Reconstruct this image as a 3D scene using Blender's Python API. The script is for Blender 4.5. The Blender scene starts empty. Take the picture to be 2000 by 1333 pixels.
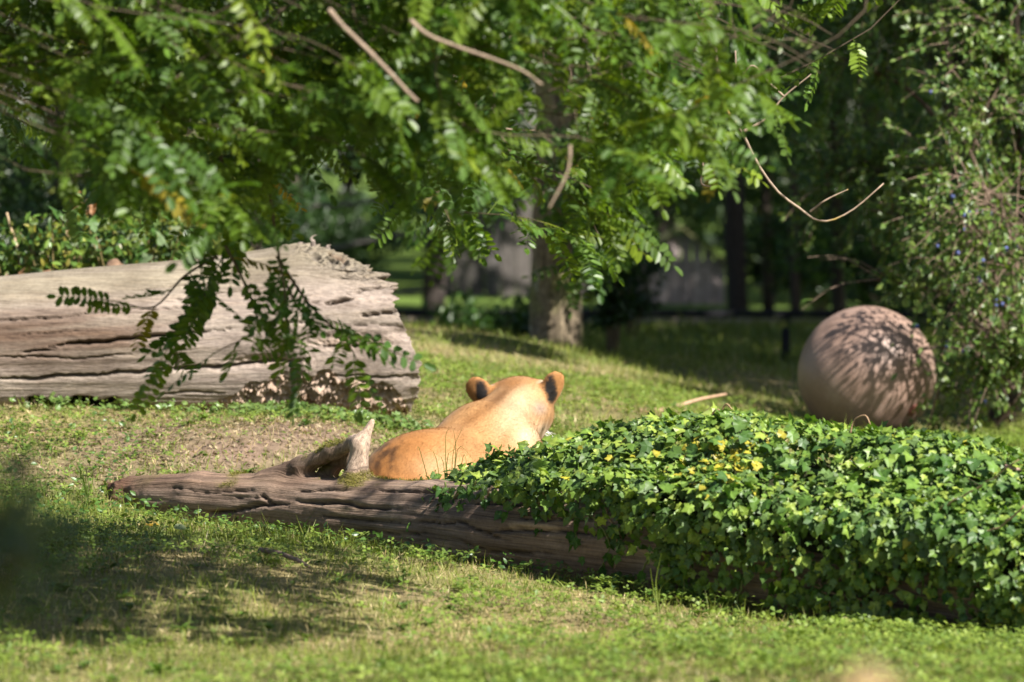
import bpy, math, random
import numpy as np
from mathutils import Matrix, Vector
R = math.radians
rng = np.random.default_rng(7)
random.seed(7)
sc = bpy.context.scene
C = sc.collection

# ------------------------------------------------------------------ camera
CAM = np.array([0.0, 0.0, 1.5]); LENS = 150.0; FPX = 2000*LENS/36.0
PITCH = math.atan((666.5-265.0)/FPX)
FWD = np.array([0, math.cos(PITCH), -math.sin(PITCH)]); UPV = np.array([0, math.sin(PITCH), math.cos(PITCH)]); RGT = np.array([1.0, 0, 0])
cd = bpy.data.cameras.new('camera'); co = bpy.data.objects.new('camera', cd); C.objects.link(co)
co.location = CAM; co.rotation_euler = (math.pi/2-PITCH, 0, 0)
cd.lens = LENS; cd.sensor_width = 36.0; cd.clip_start = 0.1; cd.clip_end = 1500
cd.dof.use_dof = True; cd.dof.focus_distance = 16.1; cd.dof.aperture_fstop = 2.9; cd.dof.aperture_blades = 0
sc.camera = co
# ------------------------------------------------------------------ light
SUN_EL = 44.0
sun_h = np.array([0.74, -0.67]); sun_h /= np.linalg.norm(sun_h)
SUN = np.array([sun_h[0]*math.cos(R(SUN_EL)), sun_h[1]*math.cos(R(SUN_EL)), math.sin(R(SUN_EL))])
w = bpy.data.worlds.new('World'); sc.world = w; w.use_nodes = True
nt = w.node_tree; sky = nt.nodes.new('ShaderNodeTexSky'); sky.sky_type = 'NISHITA'; sky.sun_disc = False
sky.sun_elevation = R(SUN_EL); sky.sun_rotation = math.atan2(SUN[0], SUN[1])
bg = nt.nodes['Background']; bg.inputs['Strength'].default_value = 0.05
nt.links.new(sky.outputs[0], bg.inputs['Color'])
sl = bpy.data.lights.new('sun', 'SUN'); sl.energy = 5.0; sl.angle = R(0.53); sl.color = (1.0, 0.955, 0.88)
so = bpy.data.objects.new('sun', sl); C.objects.link(so); so.location = (10, -8, 14)
so.rotation_euler = Vector(SUN).to_track_quat('Z', 'Y').to_euler()
sc.view_settings.view_transform = 'Standard'; sc.view_settings.look = 'None'
sc.view_settings.gamma = 1.0; sc.view_settings.use_curve_mapping = False
sc.view_settings.exposure = 1.38
sc.cycles.max_bounces = 8; sc.cycles.diffuse_bounces = 3; sc.cycles.transmission_bounces = 4

# ------------------------------------------------------------------ helpers
def P(px, py, D):
    d = FWD + RGT*((px-1000.0)/FPX) + UPV*((666.5-py)/FPX)
    return CAM + d*(D/d[1])
def proj(V):
    q = V-CAM; z = q@FWD
    return 1000+FPX*(q@RGT)/z, 666.5-FPX*(q@UPV)/z
def sstep(a, b, x):
    t = np.clip((x-a)/(b-a), 0, 1); return t*t*(3-2*t)
_perm = np.random.default_rng(3).random(1 << 14)
def vnoise(p):
    p = np.asarray(p, float); i = np.floor(p).astype(np.int64); f = p-i; f = f*f*(3-2*f)
    def h(a, b, c): return _perm[((a*73856093) ^ (b*19349663) ^ (c*83492791)) & 16383]
    x, y, z = i[..., 0], i[..., 1], i[..., 2]; fx, fy, fz = f[..., 0], f[..., 1], f[..., 2]
    def L(a, b, t): return a+(b-a)*t
    return L(L(L(h(x, y, z), h(x+1, y, z), fx), L(h(x, y+1, z), h(x+1, y+1, z), fx), fy),
             L(L(h(x, y, z+1), h(x+1, y, z+1), fx), L(h(x, y+1, z+1), h(x+1, y+1, z+1), fx), fy), fz)*2-1
def fbm(p, o=4):
    p = np.asarray(p, float); a, s, r = 1.0, 0, 0
    for k in range(o):
        r = r+a*vnoise(p*(2.03**k)+17.3*k); s += a; a *= 0.5
    return r/s
def mesh_np(name, V, F, col=None, smooth=False, vec=None):
    V = np.asarray(V, np.float32)
    Fs = [np.asarray(f, np.int32) for f in (F if isinstance(F, list) else [F]) if len(f)]
    m = bpy.data.meshes.new(name); m.vertices.add(len(V)); m.vertices.foreach_set('co', V.ravel())
    li = np.concatenate([f.ravel() for f in Fs]); tot = np.concatenate([np.full(len(f), f.shape[1], np.int32) for f in Fs])
    st = np.concatenate([[0], np.cumsum(tot)[:-1]]).astype(np.int32)
    m.loops.add(len(li)); m.loops.foreach_set('vertex_index', li.astype(np.int32))
    m.polygons.add(len(tot)); m.polygons.foreach_set('loop_start', st); m.polygons.foreach_set('loop_total', tot)
    m.polygons.foreach_set('use_smooth', np.full(len(tot), bool(smooth)))
    if col is not None:
        a = m.attributes.new('Col', 'FLOAT_COLOR', 'POINT'); c = np.ones((len(V), 4), np.float32); c[:, :3] = col
        a.data.foreach_set('color', c.ravel())
    if vec is not None:
        a = m.attributes.new('grain', 'FLOAT_VECTOR', 'POINT'); a.data.foreach_set('vector', np.asarray(vec, np.float32).ravel())
    m.update(calc_edges=True); m.validate(); return m
def obj(name, mesh, mat=None, parent=None, kind=None):
    o = bpy.data.objects.new(name, mesh); C.objects.link(o)
    if mat is not None and mesh is not None and len(mesh.materials) == 0: mesh.materials.append(mat)
    if parent is not None:
        o.parent = parent; o.matrix_parent_inverse = Matrix.Translation(-Vector(ABS(parent)))
    if kind: o['kind'] = kind
    return o
def ABS(o):
    v = Vector(o.location) if o.type == 'EMPTY' else Vector((0, 0, 0)); return v
def tag(o, label, cat=None, group=None, kind=None):
    o['label'] = label
    if cat: o['category'] = cat
    if group: o['group'] = group
    if kind: o['kind'] = kind
    return o
def thing(name, loc, label, cat, group=None):
    o = bpy.data.objects.new(name, None); C.objects.link(o); o.location = [float(v) for v in loc]; o.empty_display_size = 0.1
    return tag(o, label, cat, group)
def tube(pts, rad, n=8, cap=True, seed=0, rough=0.0):
    pts = np.asarray(pts, float); m = len(pts); rad = np.broadcast_to(np.asarray(rad, float), (m,))
    T = np.gradient(pts, axis=0); T /= np.linalg.norm(T, axis=1)[:, None]+1e-9
    a = np.array([0, 0, 1.0]) if abs(T[0, 2]) < 0.9 else np.array([1.0, 0, 0])
    N = np.zeros_like(pts); v = a-T[0]*(a@T[0]); N[0] = v/np.linalg.norm(v)
    for i in range(1, m):
        v = N[i-1]-T[i]*(N[i-1]@T[i]); N[i] = v/(np.linalg.norm(v)+1e-9)
    B = np.cross(T, N); th = np.arange(n)*2*math.pi/n
    rr = rad[:, None]*(1+(rough*vnoise(np.stack(np.broadcast_arrays(np.cos(th)[None]*1.3+seed, np.sin(th)[None]*1.3, np.linspace(0, m*0.7, m)[:, None]), -1)) if rough else 0))
    V = pts[:, None]+rr[..., None]*(np.cos(th)[None, :, None]*N[:, None]+np.sin(th)[None, :, None]*B[:, None])
    V = V.reshape(-1, 3); i = np.arange(m-1)[:, None]*n; j = np.arange(n)[None]; k = (j+1) % n
    F = np.stack([i+j, i+k, i+n+k, i+n+j], -1).reshape(-1, 4); Fs = [F]
    if cap:
        V = np.vstack([V, pts[0], pts[-1]]); c0, c1 = m*n, m*n+1; jj = np.arange(n); kk = (jj+1) % n
        Fs.append(np.stack([np.full(n, c0), kk, jj], -1)); Fs.append(np.stack([np.full(n, c1), (m-1)*n+jj, (m-1)*n+kk], -1))
    return V, Fs
def join(parts):
    Vs, F3, F4, o = [], [], [], 0
    for V, Fs in parts:
        for f in (Fs if isinstance(Fs, list) else [Fs]):
            (F3 if f.shape[1] == 3 else F4).append(f+o)
        Vs.append(V); o += len(V)
    r = []
    if F4: r.append(np.concatenate(F4))
    if F3: r.append(np.concatenate(F3))
    return np.vstack(Vs), r
def spline(pts, n):
    pts = np.asarray(pts, float)
    if len(pts) == 2: return pts[0]+(pts[1]-pts[0])*np.linspace(0, 1, n)[:, None]
    q = np.vstack([2*pts[0]-pts[1], pts, 2*pts[-1]-pts[-2]]); t = np.linspace(0, len(pts)-1-1e-6, n); i = t.astype(int); f = (t-i)[:, None]
    a, b, c, d = q[i], q[i+1], q[i+2], q[i+3]
    return 0.5*(2*b+(c-a)*f+(2*a-5*b+4*c-d)*f**2+(3*b-a-3*c+d)*f**3)
def unit(v): return v/(np.linalg.norm(v, axis=-1, keepdims=True)+1e-9)
def frames(dirx, nrm):
    """rotation matrices whose columns are (x: leaf axis, y: side, z: normal)"""
    x = unit(dirx); z = unit(nrm-x*np.sum(nrm*x, -1, keepdims=True)); y = np.cross(z, x)
    return np.stack([x, y, z], -1)
def scatter(protos, Rm, S, T, cols, pick):
    """many copies of small meshes joined: returns V, F(list), col"""
    Vs, F3, F4, Cs, o = [], [], [], [], 0
    for k, pr in enumerate(protos):
        ii = np.where(pick == k)[0]
        if not len(ii): continue
        V0, F0 = pr[0], pr[1]; tint = pr[2] if len(pr) > 2 else np.ones((len(V0), 3))
        V = np.einsum('nij,vj->nvi', Rm[ii], V0)*np.asarray(S)[ii][:, None, None]+T[ii][:, None]
        nv = len(V0); off = (np.arange(len(ii))*nv)[:, None, None]+o
        for f in (F0 if isinstance(F0, list) else [F0]):
            (F3 if f.shape[1] == 3 else F4).append((f[None]+off).reshape(-1, f.shape[1]))
        Vs.append(V.reshape(-1, 3)); Cs.append((cols[ii][:, None]*tint[None]).reshape(-1, 3)); o += nv*len(ii)
    F = []
    if F4: F.append(np.concatenate(F4))
    if F3: F.append(np.concatenate(F3))
    return np.vstack(Vs), F, np.vstack(Cs)
def rand_unit(n):
    return unit(rng.normal(size=(n, 3)))
def surfnets(f, lo, hi, h):
    lo, hi = np.asarray(lo, float), np.asarray(hi, float); n = np.ceil((hi-lo)/h).astype(int)+1
    ax = [lo[i]+h*np.arange(n[i]) for i in range(3)]; S = np.empty(n)
    for a in range(0, n[0], 24):
        X = np.stack(np.meshgrid(ax[0][a:a+24], ax[1], ax[2], indexing='ij'), -1); S[a:a+24] = f(X.reshape(-1, 3)).reshape(X.shape[:3])
    I = S < 0; m = tuple(k-1 for k in n)
    def sl(d): return tuple(slice(d[i], d[i]+m[i]) for i in range(3))
    cnt = sum(I[sl(d)].astype(np.int8) for d in np.ndindex(2, 2, 2)); act = (cnt > 0) & (cnt < 8)
    idx = np.full(m, -1, np.int64); ids = np.argwhere(act); idx[act] = np.arange(len(ids))
    acc = np.zeros((len(ids), 3)); num = np.zeros(len(ids))
    for d in np.ndindex(2, 2, 2):
        for a in range(3):
            if d[a]: continue
            e = list(d); e[a] = 1
            s0 = S[ids[:, 0]+d[0], ids[:, 1]+d[1], ids[:, 2]+d[2]]; s1 = S[ids[:, 0]+e[0], ids[:, 1]+e[1], ids[:, 2]+e[2]]
            x = (s0 < 0) != (s1 < 0); t = np.where(x, s0/(s0-s1+1e-12), 0); p = np.tile(np.array(d, float), (len(ids), 1)); p[:, a] += t
            acc += p*x[:, None]; num += x
    V = lo+h*(ids+acc/num[:, None]); Q = []
    for a in range(3):
        b, c = (a+1) % 3, (a+2) % 3; sl0 = [slice(None)]*3; sl1 = [slice(None)]*3
        sl0[a] = slice(0, n[a]-1); sl1[a] = slice(1, n[a])
        for ax_ in (b, c): sl0[ax_] = slice(1, n[ax_]-1); sl1[ax_] = slice(1, n[ax_]-1)
        A, B = I[tuple(sl0)], I[tuple(sl1)]; off = np.zeros(3, int); off[b] = 1; off[c] = 1
        for fl, msk in ((0, A & ~B), (1, ~A & B)):
            e = np.argwhere(msk)+off
            if not len(e): continue
            def g(db, dc):
                q = e.copy(); q[:, b] += db; q[:, c] += dc; return idx[q[:, 0], q[:, 1], q[:, 2]]
            q = np.stack([g(-1, -1), g(0, -1), g(0, 0), g(-1, 0)], -1); Q.append(q[:, ::-1] if fl else q)
    return V, np.concatenate(Q)
def vnormals(V, F):
    N = np.zeros_like(V)
    for f in (F if isinstance(F, list) else [F]):
        a, b, c = V[f[:, 0]], V[f[:, 1]], V[f[:, 2]]
        fn = np.cross(b-a, c-a)
        if f.shape[1] == 4: fn = np.cross(V[f[:, 2]]-V[f[:, 0]], V[f[:, 3]]-V[f[:, 1]])
        for k in range(f.shape[1]): np.add.at(N, f[:, k], fn)
    return unit(N)
def sd_cap(p, a, b, ra, rb):
    a, b = np.asarray(a), np.asarray(b); ab = b-a; t = np.clip(((p-a)@ab)/(ab@ab), 0, 1)
    return np.linalg.norm(p-a-t[:, None]*ab, axis=1)-(ra+(rb-ra)*t)
def sd_ell(p, c, r, Rm=None):
    q = p-np.asarray(c)
    if Rm is not None: q = q@Rm
    r = np.asarray(r); k0 = np.linalg.norm(q/r, axis=1); k1 = np.linalg.norm(q/r**2, axis=1)+1e-9
    return k0*(k0-1)/k1
def smin(a, b, k):
    h = np.clip(0.5+0.5*(b-a)/k, 0, 1); return b*(1-h)+a*h-k*h*(1-h)
def seg_dist(x, y, pl):
    """distance of 2-D points to a polyline, and the position along it 0..1"""
    best = np.full(len(x), 1e9); pos = np.zeros(len(x)); L = len(pl)-1
    for i in range(L):
        (x0, y0), (x1, y1) = pl[i], pl[i+1]; dx, dy = x1-x0, y1-y0
        t = np.clip(((x-x0)*dx+(y-y0)*dy)/(dx*dx+dy*dy), 0, 1); d = np.hypot(x-x0-t*dx, y-y0-t*dy)
        m = d < best; best = np.where(m, d, best); pos = np.where(m, (i+t)/L, pos)
    return best, pos

# ------------------------------------------------------------------ materials
def new_mat(name):
    m = bpy.data.materials.new(name); m.use_nodes = True; nt = m.node_tree; nt.nodes.clear()
    out = nt.nodes.new('ShaderNodeOutputMaterial'); return m, nt, out
def N(nt, t, **k):
    n = nt.nodes.new(t)
    for a, b in k.items():
        if a.startswith('i_'): n.inputs[a[2:].replace('_', ' ')].default_value = b
        else: setattr(n, a, b)
    return n
def mixc(nt, fac, a, b, mode='MIX'):
    n = N(nt, 'ShaderNodeMix', data_type='RGBA', blend_type=mode)
    for s, v in ((0, fac), (6, a), (7, b)):
        if isinstance(v, bpy.types.NodeSocket): nt.links.new(v, n.inputs[s])
        else: n.inputs[s].default_value = v if s == 0 else (*v, 1)[:4]
    return n.outputs[2]
def ramp(nt, src, stops):
    n = N(nt, 'ShaderNodeValToRGB'); e = n.color_ramp.elements
    while len(e) < len(stops): e.new(0.5)
    for el, (p, c) in zip(e, stops): el.position = p; el.color = (*c, 1) if not isinstance(c, float) else (c, c, c, 1)
    nt.links.new(src, n.inputs[0]); return n.outputs[0]
def noise(nt, vec, scale, detail=4, rough=0.55):
    n = N(nt, 'ShaderNodeTexNoise'); n.inputs['Scale'].default_value = scale; n.inputs['Detail'].default_value = detail; n.inputs['Roughness'].default_value = rough
    if vec is not None: nt.links.new(vec, n.inputs['Vector'])
    return n.outputs['Fac']
def bump(nt, h, strength, dist):
    n = N(nt, 'ShaderNodeBump'); n.inputs['Strength'].default_value = strength; n.inputs['Distance'].default_value = dist
    nt.links.new(h, n.inputs['Height']); return n.outputs[0]
def leaf_mat(name, trans=0.35, rough=0.42, spec=0.45, tcol=(1.25, 1.3, 0.45), objvar=True, var_scale=30.0):
    m, nt, out = new_mat(name); at = N(nt, 'ShaderNodeAttribute', attribute_name='Col')
    geo = N(nt, 'ShaderNodeNewGeometry'); nz = noise(nt, geo.outputs['Position'], var_scale, 2)
    c = mixc(nt, 1.0, at.outputs['Color'], ramp(nt, nz, [(0.3, (0.78, 0.8, 0.75)), (0.7, (1.18, 1.15, 1.1))]), 'MULTIPLY')
    if objvar:
        oi = N(nt, 'ShaderNodeObjectInfo'); c = mixc(nt, 1.0, c, ramp(nt, oi.outputs['Random'], [(0.0, (0.7, 0.78, 0.7)), (0.6, (1.0, 1.0, 1.0)), (1.0, (1.45, 1.25, 1.1))]), 'MULTIPLY')
    b = N(nt, 'ShaderNodeBsdfPrincipled'); nt.links.new(c, b.inputs['Base Color']); b.inputs['Roughness'].default_value = rough
    b.inputs['Specular IOR Level'].default_value = spec
    t = N(nt, 'ShaderNodeBsdfTranslucent'); nt.links.new(mixc(nt, 1.0, c, tcol, 'MULTIPLY'), t.inputs['Color'])
    mx = N(nt, 'ShaderNodeMixShader'); mx.inputs[0].default_value = trans
    nt.links.new(b.outputs[0], mx.inputs[1]); nt.links.new(t.outputs[0], mx.inputs[2]); nt.links.new(mx.outputs[0], out.inputs[0]); return m
def plain_mat(name, rough=0.8, spec=0.2, nscale=40.0, lo=0.75, hi=1.2, bmp=0.3, bdist=0.004, col=None, metal=0.0):
    m, nt, out = new_mat(name); geo = N(nt, 'ShaderNodeNewGeometry'); nz = noise(nt, geo.outputs['Position'], nscale, 5)
    if col is None: src = N(nt, 'ShaderNodeAttribute', attribute_name='Col').outputs['Color']
    else:
        rgb = N(nt, 'ShaderNodeRGB'); rgb.outputs[0].default_value = (*col, 1); src = rgb.outputs[0]
    c = mixc(nt, 1.0, src, ramp(nt, nz, [(0.3, (lo,)*3), (0.7, (hi,)*3)]), 'MULTIPLY')
    b = N(nt, 'ShaderNodeBsdfPrincipled'); nt.links.new(c, b.inputs['Base Color']); b.inputs['Roughness'].default_value = rough
    b.inputs['Specular IOR Level'].default_value = spec; b.inputs['Metallic'].default_value = metal
    if bmp: nt.links.new(bump(nt, nz, bmp, bdist), b.inputs['Normal'])
    nt.links.new(b.outputs[0], out.inputs[0]); return m
def wood_mat(name, cs=(0.9, 26, 26), lo=0.45, hi=1.35, bdist=0.006):
    m, nt, out = new_mat(name); at = N(nt, 'ShaderNodeAttribute', attribute_name='Col'); gr = N(nt, 'ShaderNodeAttribute', attribute_name='grain')
    mp = N(nt, 'ShaderNodeMapping'); mp.inputs['Scale'].default_value = cs; nt.links.new(gr.outputs['Vector'], mp.inputs[0])
    n1 = noise(nt, mp.outputs[0], 1.6, 6, 0.65); n2 = noise(nt, gr.outputs['Vector'], 4.0, 4, 0.6); n3 = noise(nt, gr.outputs['Vector'], 60.0, 3, 0.6)
    mp2 = N(nt, 'ShaderNodeMapping'); mp2.inputs['Scale'].default_value = (cs[0]*2.5, cs[1]*4, cs[2]*4); nt.links.new(gr.outputs['Vector'], mp2.inputs[0])
    n4 = noise(nt, mp2.outputs[0], 1.5, 4, 0.6)
    c = mixc(nt, 1.0, at.outputs['Color'], ramp(nt, n1, [(0.28, (lo, lo*0.95, lo*0.92)), (0.5, (1, 1, 1)), (0.72, (hi, hi*0.97, hi*0.92))]), 'MULTIPLY')
    c = mixc(nt, 0.75, c, ramp(nt, n4, [(0.33, (0.5, 0.47, 0.45)), (0.5, (1, 1, 1)), (0.7, (1.2, 1.18, 1.15))]), 'MULTIPLY')
    c = mixc(nt, 1.0, c, ramp(nt, n2, [(0.3, (0.72, 0.68, 0.65)), (0.62, (1.12, 1.1, 1.08))]), 'MULTIPLY')
    c = mixc(nt, 0.6, c, ramp(nt, n3, [(0.3, (0.75, 0.75, 0.75)), (0.7, (1.2, 1.2, 1.2))]), 'MULTIPLY')
    b = N(nt, 'ShaderNodeBsdfPrincipled'); nt.links.new(c, b.inputs['Base Color']); b.inputs['Roughness'].default_value = 0.85; b.inputs['Specular IOR Level'].default_value = 0.2
    ad = N(nt, 'ShaderNodeMath', operation='ADD'); nt.links.new(n1, ad.inputs[0]); nt.links.new(n4, ad.inputs[1])
    ad2 = N(nt, 'ShaderNodeMath', operation='MULTIPLY_ADD'); nt.links.new(n3, ad2.inputs[0]); ad2.inputs[1].default_value = 0.35; nt.links.new(ad.outputs[0], ad2.inputs[2])
    nt.links.new(bump(nt, ad2.outputs[0], 0.9, bdist), b.inputs['Normal']); nt.links.new(b.outputs[0], out.inputs[0]); return m
M_LOC = leaf_mat('locust_leaf', 0.46, 0.42, 0.4)
M_IVY = leaf_mat('ivy_leaf', 0.24, 0.45, 0.35, (1.1, 1.35, 0.4))
M_LEAF = leaf_mat('bush_leaf', 0.30, 0.40, 0.45)
M_GRASS = leaf_mat('grass_blade', 0.30, 0.5, 0.3, (1.1, 1.2, 0.5), False, 8.0)
M_BARK = plain_mat('bark', 0.9, 0.15, 35.0, 0.55, 1.35, 0.8, 0.012)
M_TWIG = plain_mat('twig_bark', 0.8, 0.2, 60.0, 0.7, 1.25, 0.4, 0.002)
M_STEM = plain_mat('green_stem', 0.6, 0.3, 30.0, 0.8, 1.2, 0.0)
M_LOGA = wood_mat('weathered_pale_wood', (1.2, 30, 30), .68, 1.22, .0035)
M_LOGB = wood_mat('weathered_dark_wood', (0.9, 30, 30), 0.5, 1.5, 0.005)
M_GROUND = plain_mat('soil_and_thatch', 0.95, 0.1, 22.0, 0.6, 1.4, 0.8, 0.02)

# ------------------------------------------------------------------ terrain
CP = [(-200, 1333, 11.9), (0, 1333, 11.9), (1000, 1333, 11.8), (2000, 1333, 11.8), (2300, 1333, 11.8), (250, 1002, 16.85), (600, 1052, 16.0), (1000, 1110, 15.2), (1300, 1168, 14.6),
      (1600, 1215, 14.2), (2000, 1255, 13.7), (0, 1000, 16.2), (-200, 1000, 16.2), (300, 1150, 13.9), (300, 862, 18.0), (600, 852, 18.0), (-200, 800, 18.8), (0, 792, 18.9), (400, 806, 19.0),
      (800, 803, 19.5), (1000, 850, 19.5), (900, 740, 21.5), (820, 648, 24), (1000, 662, 24.5), (1130, 692, 25), (1300, 737, 24), (1480, 800, 22.5), (1250, 830, 20), (1500, 852, 20),
      (1693, 858, 22), (1900, 842, 22.5), (2100, 850, 22), (1300, 690, 30), (1500, 700, 29), (1800, 700, 29), (1300, 640, 36), (900, 640, 36), (1900, 640, 36), (600, 640, 36)]
CPX = [P(*c) for c in CP]+[np.array(c, float) for c in [(-.42, 16.75, -.16), (-.05, 17.3, -.18), (.3, 17.7, -.14), (-2.4, 22, .45), (-1.2, 21.5, .42), (-4, 22, .5), (-3.5, 19, .38), (-4, 28, .2), (-1.2, 28, .15),
      (-5, 16, .1), (-5, 12, 0), (5, 12, -.05), (5, 16, -.15), (5, 22, -.05), (5, 29, -.08), (0, 9, 0), (-4, 9, 0), (4, 9, 0), (0, 29, .02), (0, 44, -.24), (-6, 44, -.24), (6, 44, -.24), (-7, 36, -.1), (7, 36, -.12),
      (1.0, 16.6, -.1), (2.2, 16.4, -.12)]]
CPX = np.array(CPX)
def _tps(d2): return d2*np.log(d2+1e-9)*0.5
_K = _tps(((CPX[:, None, :2]-CPX[None, :, :2])**2).sum(-1))+np.eye(len(CPX))*0.05; _n = len(CPX)
_A = np.zeros((_n+3, _n+3)); _A[:_n, :_n] = _K; _A[:_n, _n] = 1; _A[:_n, _n+1:] = CPX[:, :2]; _A[_n, :_n] = 1; _A[_n+1:, :_n] = CPX[:, :2].T
_W = np.linalg.solve(_A, np.concatenate([CPX[:, 2], np.zeros(3)]))
def hz(x, y, detail=True):
    x = np.atleast_1d(np.asarray(x, float)); y = np.atleast_1d(np.asarray(y, float)); out = np.empty(len(x))
    for a in range(0, len(x), 40000):
        X = x[a:a+40000]; Y = y[a:a+40000]
        d2 = (X[:, None]-CPX[None, :, 0])**2+(Y[:, None]-CPX[None, :, 1])**2
        z = _tps(d2)@_W[:_n]+_W[_n]+_W[_n+1]*X+_W[_n+2]*Y
        ins = sstep(7.0, 9.5, Y)*(1-sstep(40, 48, Y))*(1-sstep(4.5, 7.0, np.abs(X)))
        base = np.interp(Y, [0, 9, 18, 22, 30, 36, 48], [0, 0, .1, .15, 0, -.12, -.28])
        out[a:a+40000] = base+(z-base)*ins
    if detail:
        p = np.stack([x, y, np.zeros_like(x)], -1); out = out+0.012*fbm(p*3.1, 3)+0.018*vnoise(p*0.9)
    return out
def gz(x, y): return float(hz(x, y)[0])
def axis(lo, hi, step, far):
    a = list(np.arange(lo, hi+1e-6, step)); s = step; v = hi
    while v < far: s *= 1.35; v += s; a.append(v)
    s = step; v = lo
    while v > -far: s *= 1.35; v -= s; a.insert(0, v)
    return np.array(a)
gx = axis(-6, 6, 0.12, 500); gy = axis(8, 40, 0.11, 700)
GX, GY = np.meshgrid(gx, gy, indexing='ij'); gv = np.stack([GX.ravel(), GY.ravel(), hz(GX.ravel(), GY.ravel())], -1)
def greenness(x, y):
    p = np.stack([x, y, np.zeros_like(x)], -1)
    return np.clip(0.56+0.6*fbm(p*1.15+3.1, 3)+0.5*fbm(p*5.0, 2), 0, 1)
def bareness(x, y):
    """dry worn soil between the two trunks"""
    p = np.stack([x, y, np.zeros_like(x)], -1); px, py = x, y
    b = np.exp(-(((x+1.0)/0.75)**2+((y-18.15)/0.55)**2))*1.25+np.exp(-(((x+2.0)/0.9)**2+((y-17.7)/0.6)**2))*0.8+np.exp(-(((x-0.3)/0.9)**2+((y-23.2)/1.2)**2))*0.45
    return np.clip(b*.85+0.75*fbm(p*2.6+9, 3)-.05, 0, 1)
g = greenness(gv[:, 0], gv[:, 1])[:, None]; b = bareness(gv[:, 0], gv[:, 1])[:, None]
soil = np.array([0.17, 0.118, 0.085]); thatch = np.array([0.23, 0.18, 0.085]); turf = np.array([0.10, 0.125, 0.03])
gc = thatch*(1-g)+turf*g; gc = gc*(1-b)+soil*b
far = sstep(25, 30, gv[:, 1])[:, None]; gc = gc*(1-far)+np.array([0.10, 0.15, 0.03])*far
nx, ny = len(gx), len(gy); ii = (np.arange(nx-1)[:, None]*ny+np.arange(ny-1)[None]).ravel()
ground = obj('ground', mesh_np('ground', gv, np.stack([ii, ii+ny, ii+ny+1, ii+1], -1), gc, True), M_GROUND, kind='structure')

# ------------------------------------------------------------------ thick pale log (behind)
LX = np.array([-420, -200, 0, 200, 400, 520, 600, 700, 860]); LT = np.array([560, 552, 541, 520, 500, 484, 466, 462, 462]); LB = np.array([805, 803, 800, 806, 815, 818, 820, 822, 822])
def log_D(X): return 19.25+0.0004*(X-400)
EY = np.array([450, 466, 500, 520, 560, 600, 650, 700, 760, 800, 840]); EX = np.array([585, 600, 690, 738, 762, 780, 800, 826, 822, 806, 790])
NT, NTH = 500, 320
th = np.linspace(0, 2*math.pi, NTH, endpoint=False)         # 0 = towards the camera, pi/2 = up
yy_dir = np.sin(th)
tt = np.linspace(0, 1, NT)
midy = 642; hy = 178
pe_y = midy-hy*np.sin(th); xe = np.interp(pe_y, EY, EX)
xe = np.where(np.cos(th) < 0, np.minimum(xe, 640+60*np.sin(th)), xe)
jag = vnoise(np.stack([np.cos(th)*14, np.sin(th)*14, th*0], -1))*10+vnoise(np.stack([np.cos(th)*34, np.sin(th)*34, th*0+5], -1))*12+vnoise(np.stack([np.cos(th)*70, np.sin(th)*70, th*0+5], -1))*9
up = sstep(0.15, 0.6, np.sin(th)); xe = xe+jag*(0.3+1.5*up)*np.where(np.cos(th) > -.2, 1, .6)
X = -420+(xe[None]+420)*tt[:, None]
Dl = log_D(X); top = np.interp(X, LX, LT); bot = np.interp(X, LX, LB)
zt = CAM[2]-(top-265)*Dl/FPX; zb = CAM[2]-(bot-265)*Dl/FPX; zc = (zt+zb)/2; rr = (zt-zb)/2
xw = (X-1000)/FPX*Dl
# grain-aligned and crumbly relief, cracks
ct, s_t = np.cos(th)[None], np.sin(th)[None]
q = np.stack(np.broadcast_arrays(xw*1.1, ct*3.2, s_t*3.2), -1)
d = 0.016*fbm(q*np.array([.7,.6,.6]), 2)+0.003*fbm(q*np.array([1.5, 4, 4])+7, 3)+0.0025*fbm(q*np.array([2.2, 17, 17])+3, 2)
V0 = np.stack([xw, Dl-rr*ct, zc+rr*s_t], -1)
PXX, PYY = proj(V0.reshape(-1, 3)); PXX = PXX.reshape(NT, NTH); PYY = PYY.reshape(NT, NTH); front = (ct > -0.15)
wob = 2.6*vnoise(np.stack([PXX*0.03, PYY*0.03, PXX*0+1], -1))+1.6*vnoise(np.stack([PXX*0.11, PYY*0.11, PXX*0+4], -1))
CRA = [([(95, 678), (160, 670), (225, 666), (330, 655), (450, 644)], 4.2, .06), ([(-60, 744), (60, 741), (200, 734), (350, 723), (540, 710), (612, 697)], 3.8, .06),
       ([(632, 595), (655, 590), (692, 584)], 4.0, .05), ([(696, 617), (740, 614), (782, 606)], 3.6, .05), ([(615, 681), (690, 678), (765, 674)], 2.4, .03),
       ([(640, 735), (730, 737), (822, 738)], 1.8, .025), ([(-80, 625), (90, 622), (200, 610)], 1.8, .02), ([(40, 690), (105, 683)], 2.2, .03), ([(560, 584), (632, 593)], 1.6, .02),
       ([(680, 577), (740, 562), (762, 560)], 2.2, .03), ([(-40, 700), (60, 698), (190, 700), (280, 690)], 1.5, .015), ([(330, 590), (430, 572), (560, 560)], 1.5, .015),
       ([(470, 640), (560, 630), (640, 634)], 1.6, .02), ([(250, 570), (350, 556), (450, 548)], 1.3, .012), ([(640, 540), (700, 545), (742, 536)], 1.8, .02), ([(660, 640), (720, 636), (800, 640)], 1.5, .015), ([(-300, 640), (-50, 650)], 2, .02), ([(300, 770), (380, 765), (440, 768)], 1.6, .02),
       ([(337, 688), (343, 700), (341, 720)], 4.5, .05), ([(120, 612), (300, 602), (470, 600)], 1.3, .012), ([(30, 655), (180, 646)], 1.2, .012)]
crk = np.zeros_like(d)
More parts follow.
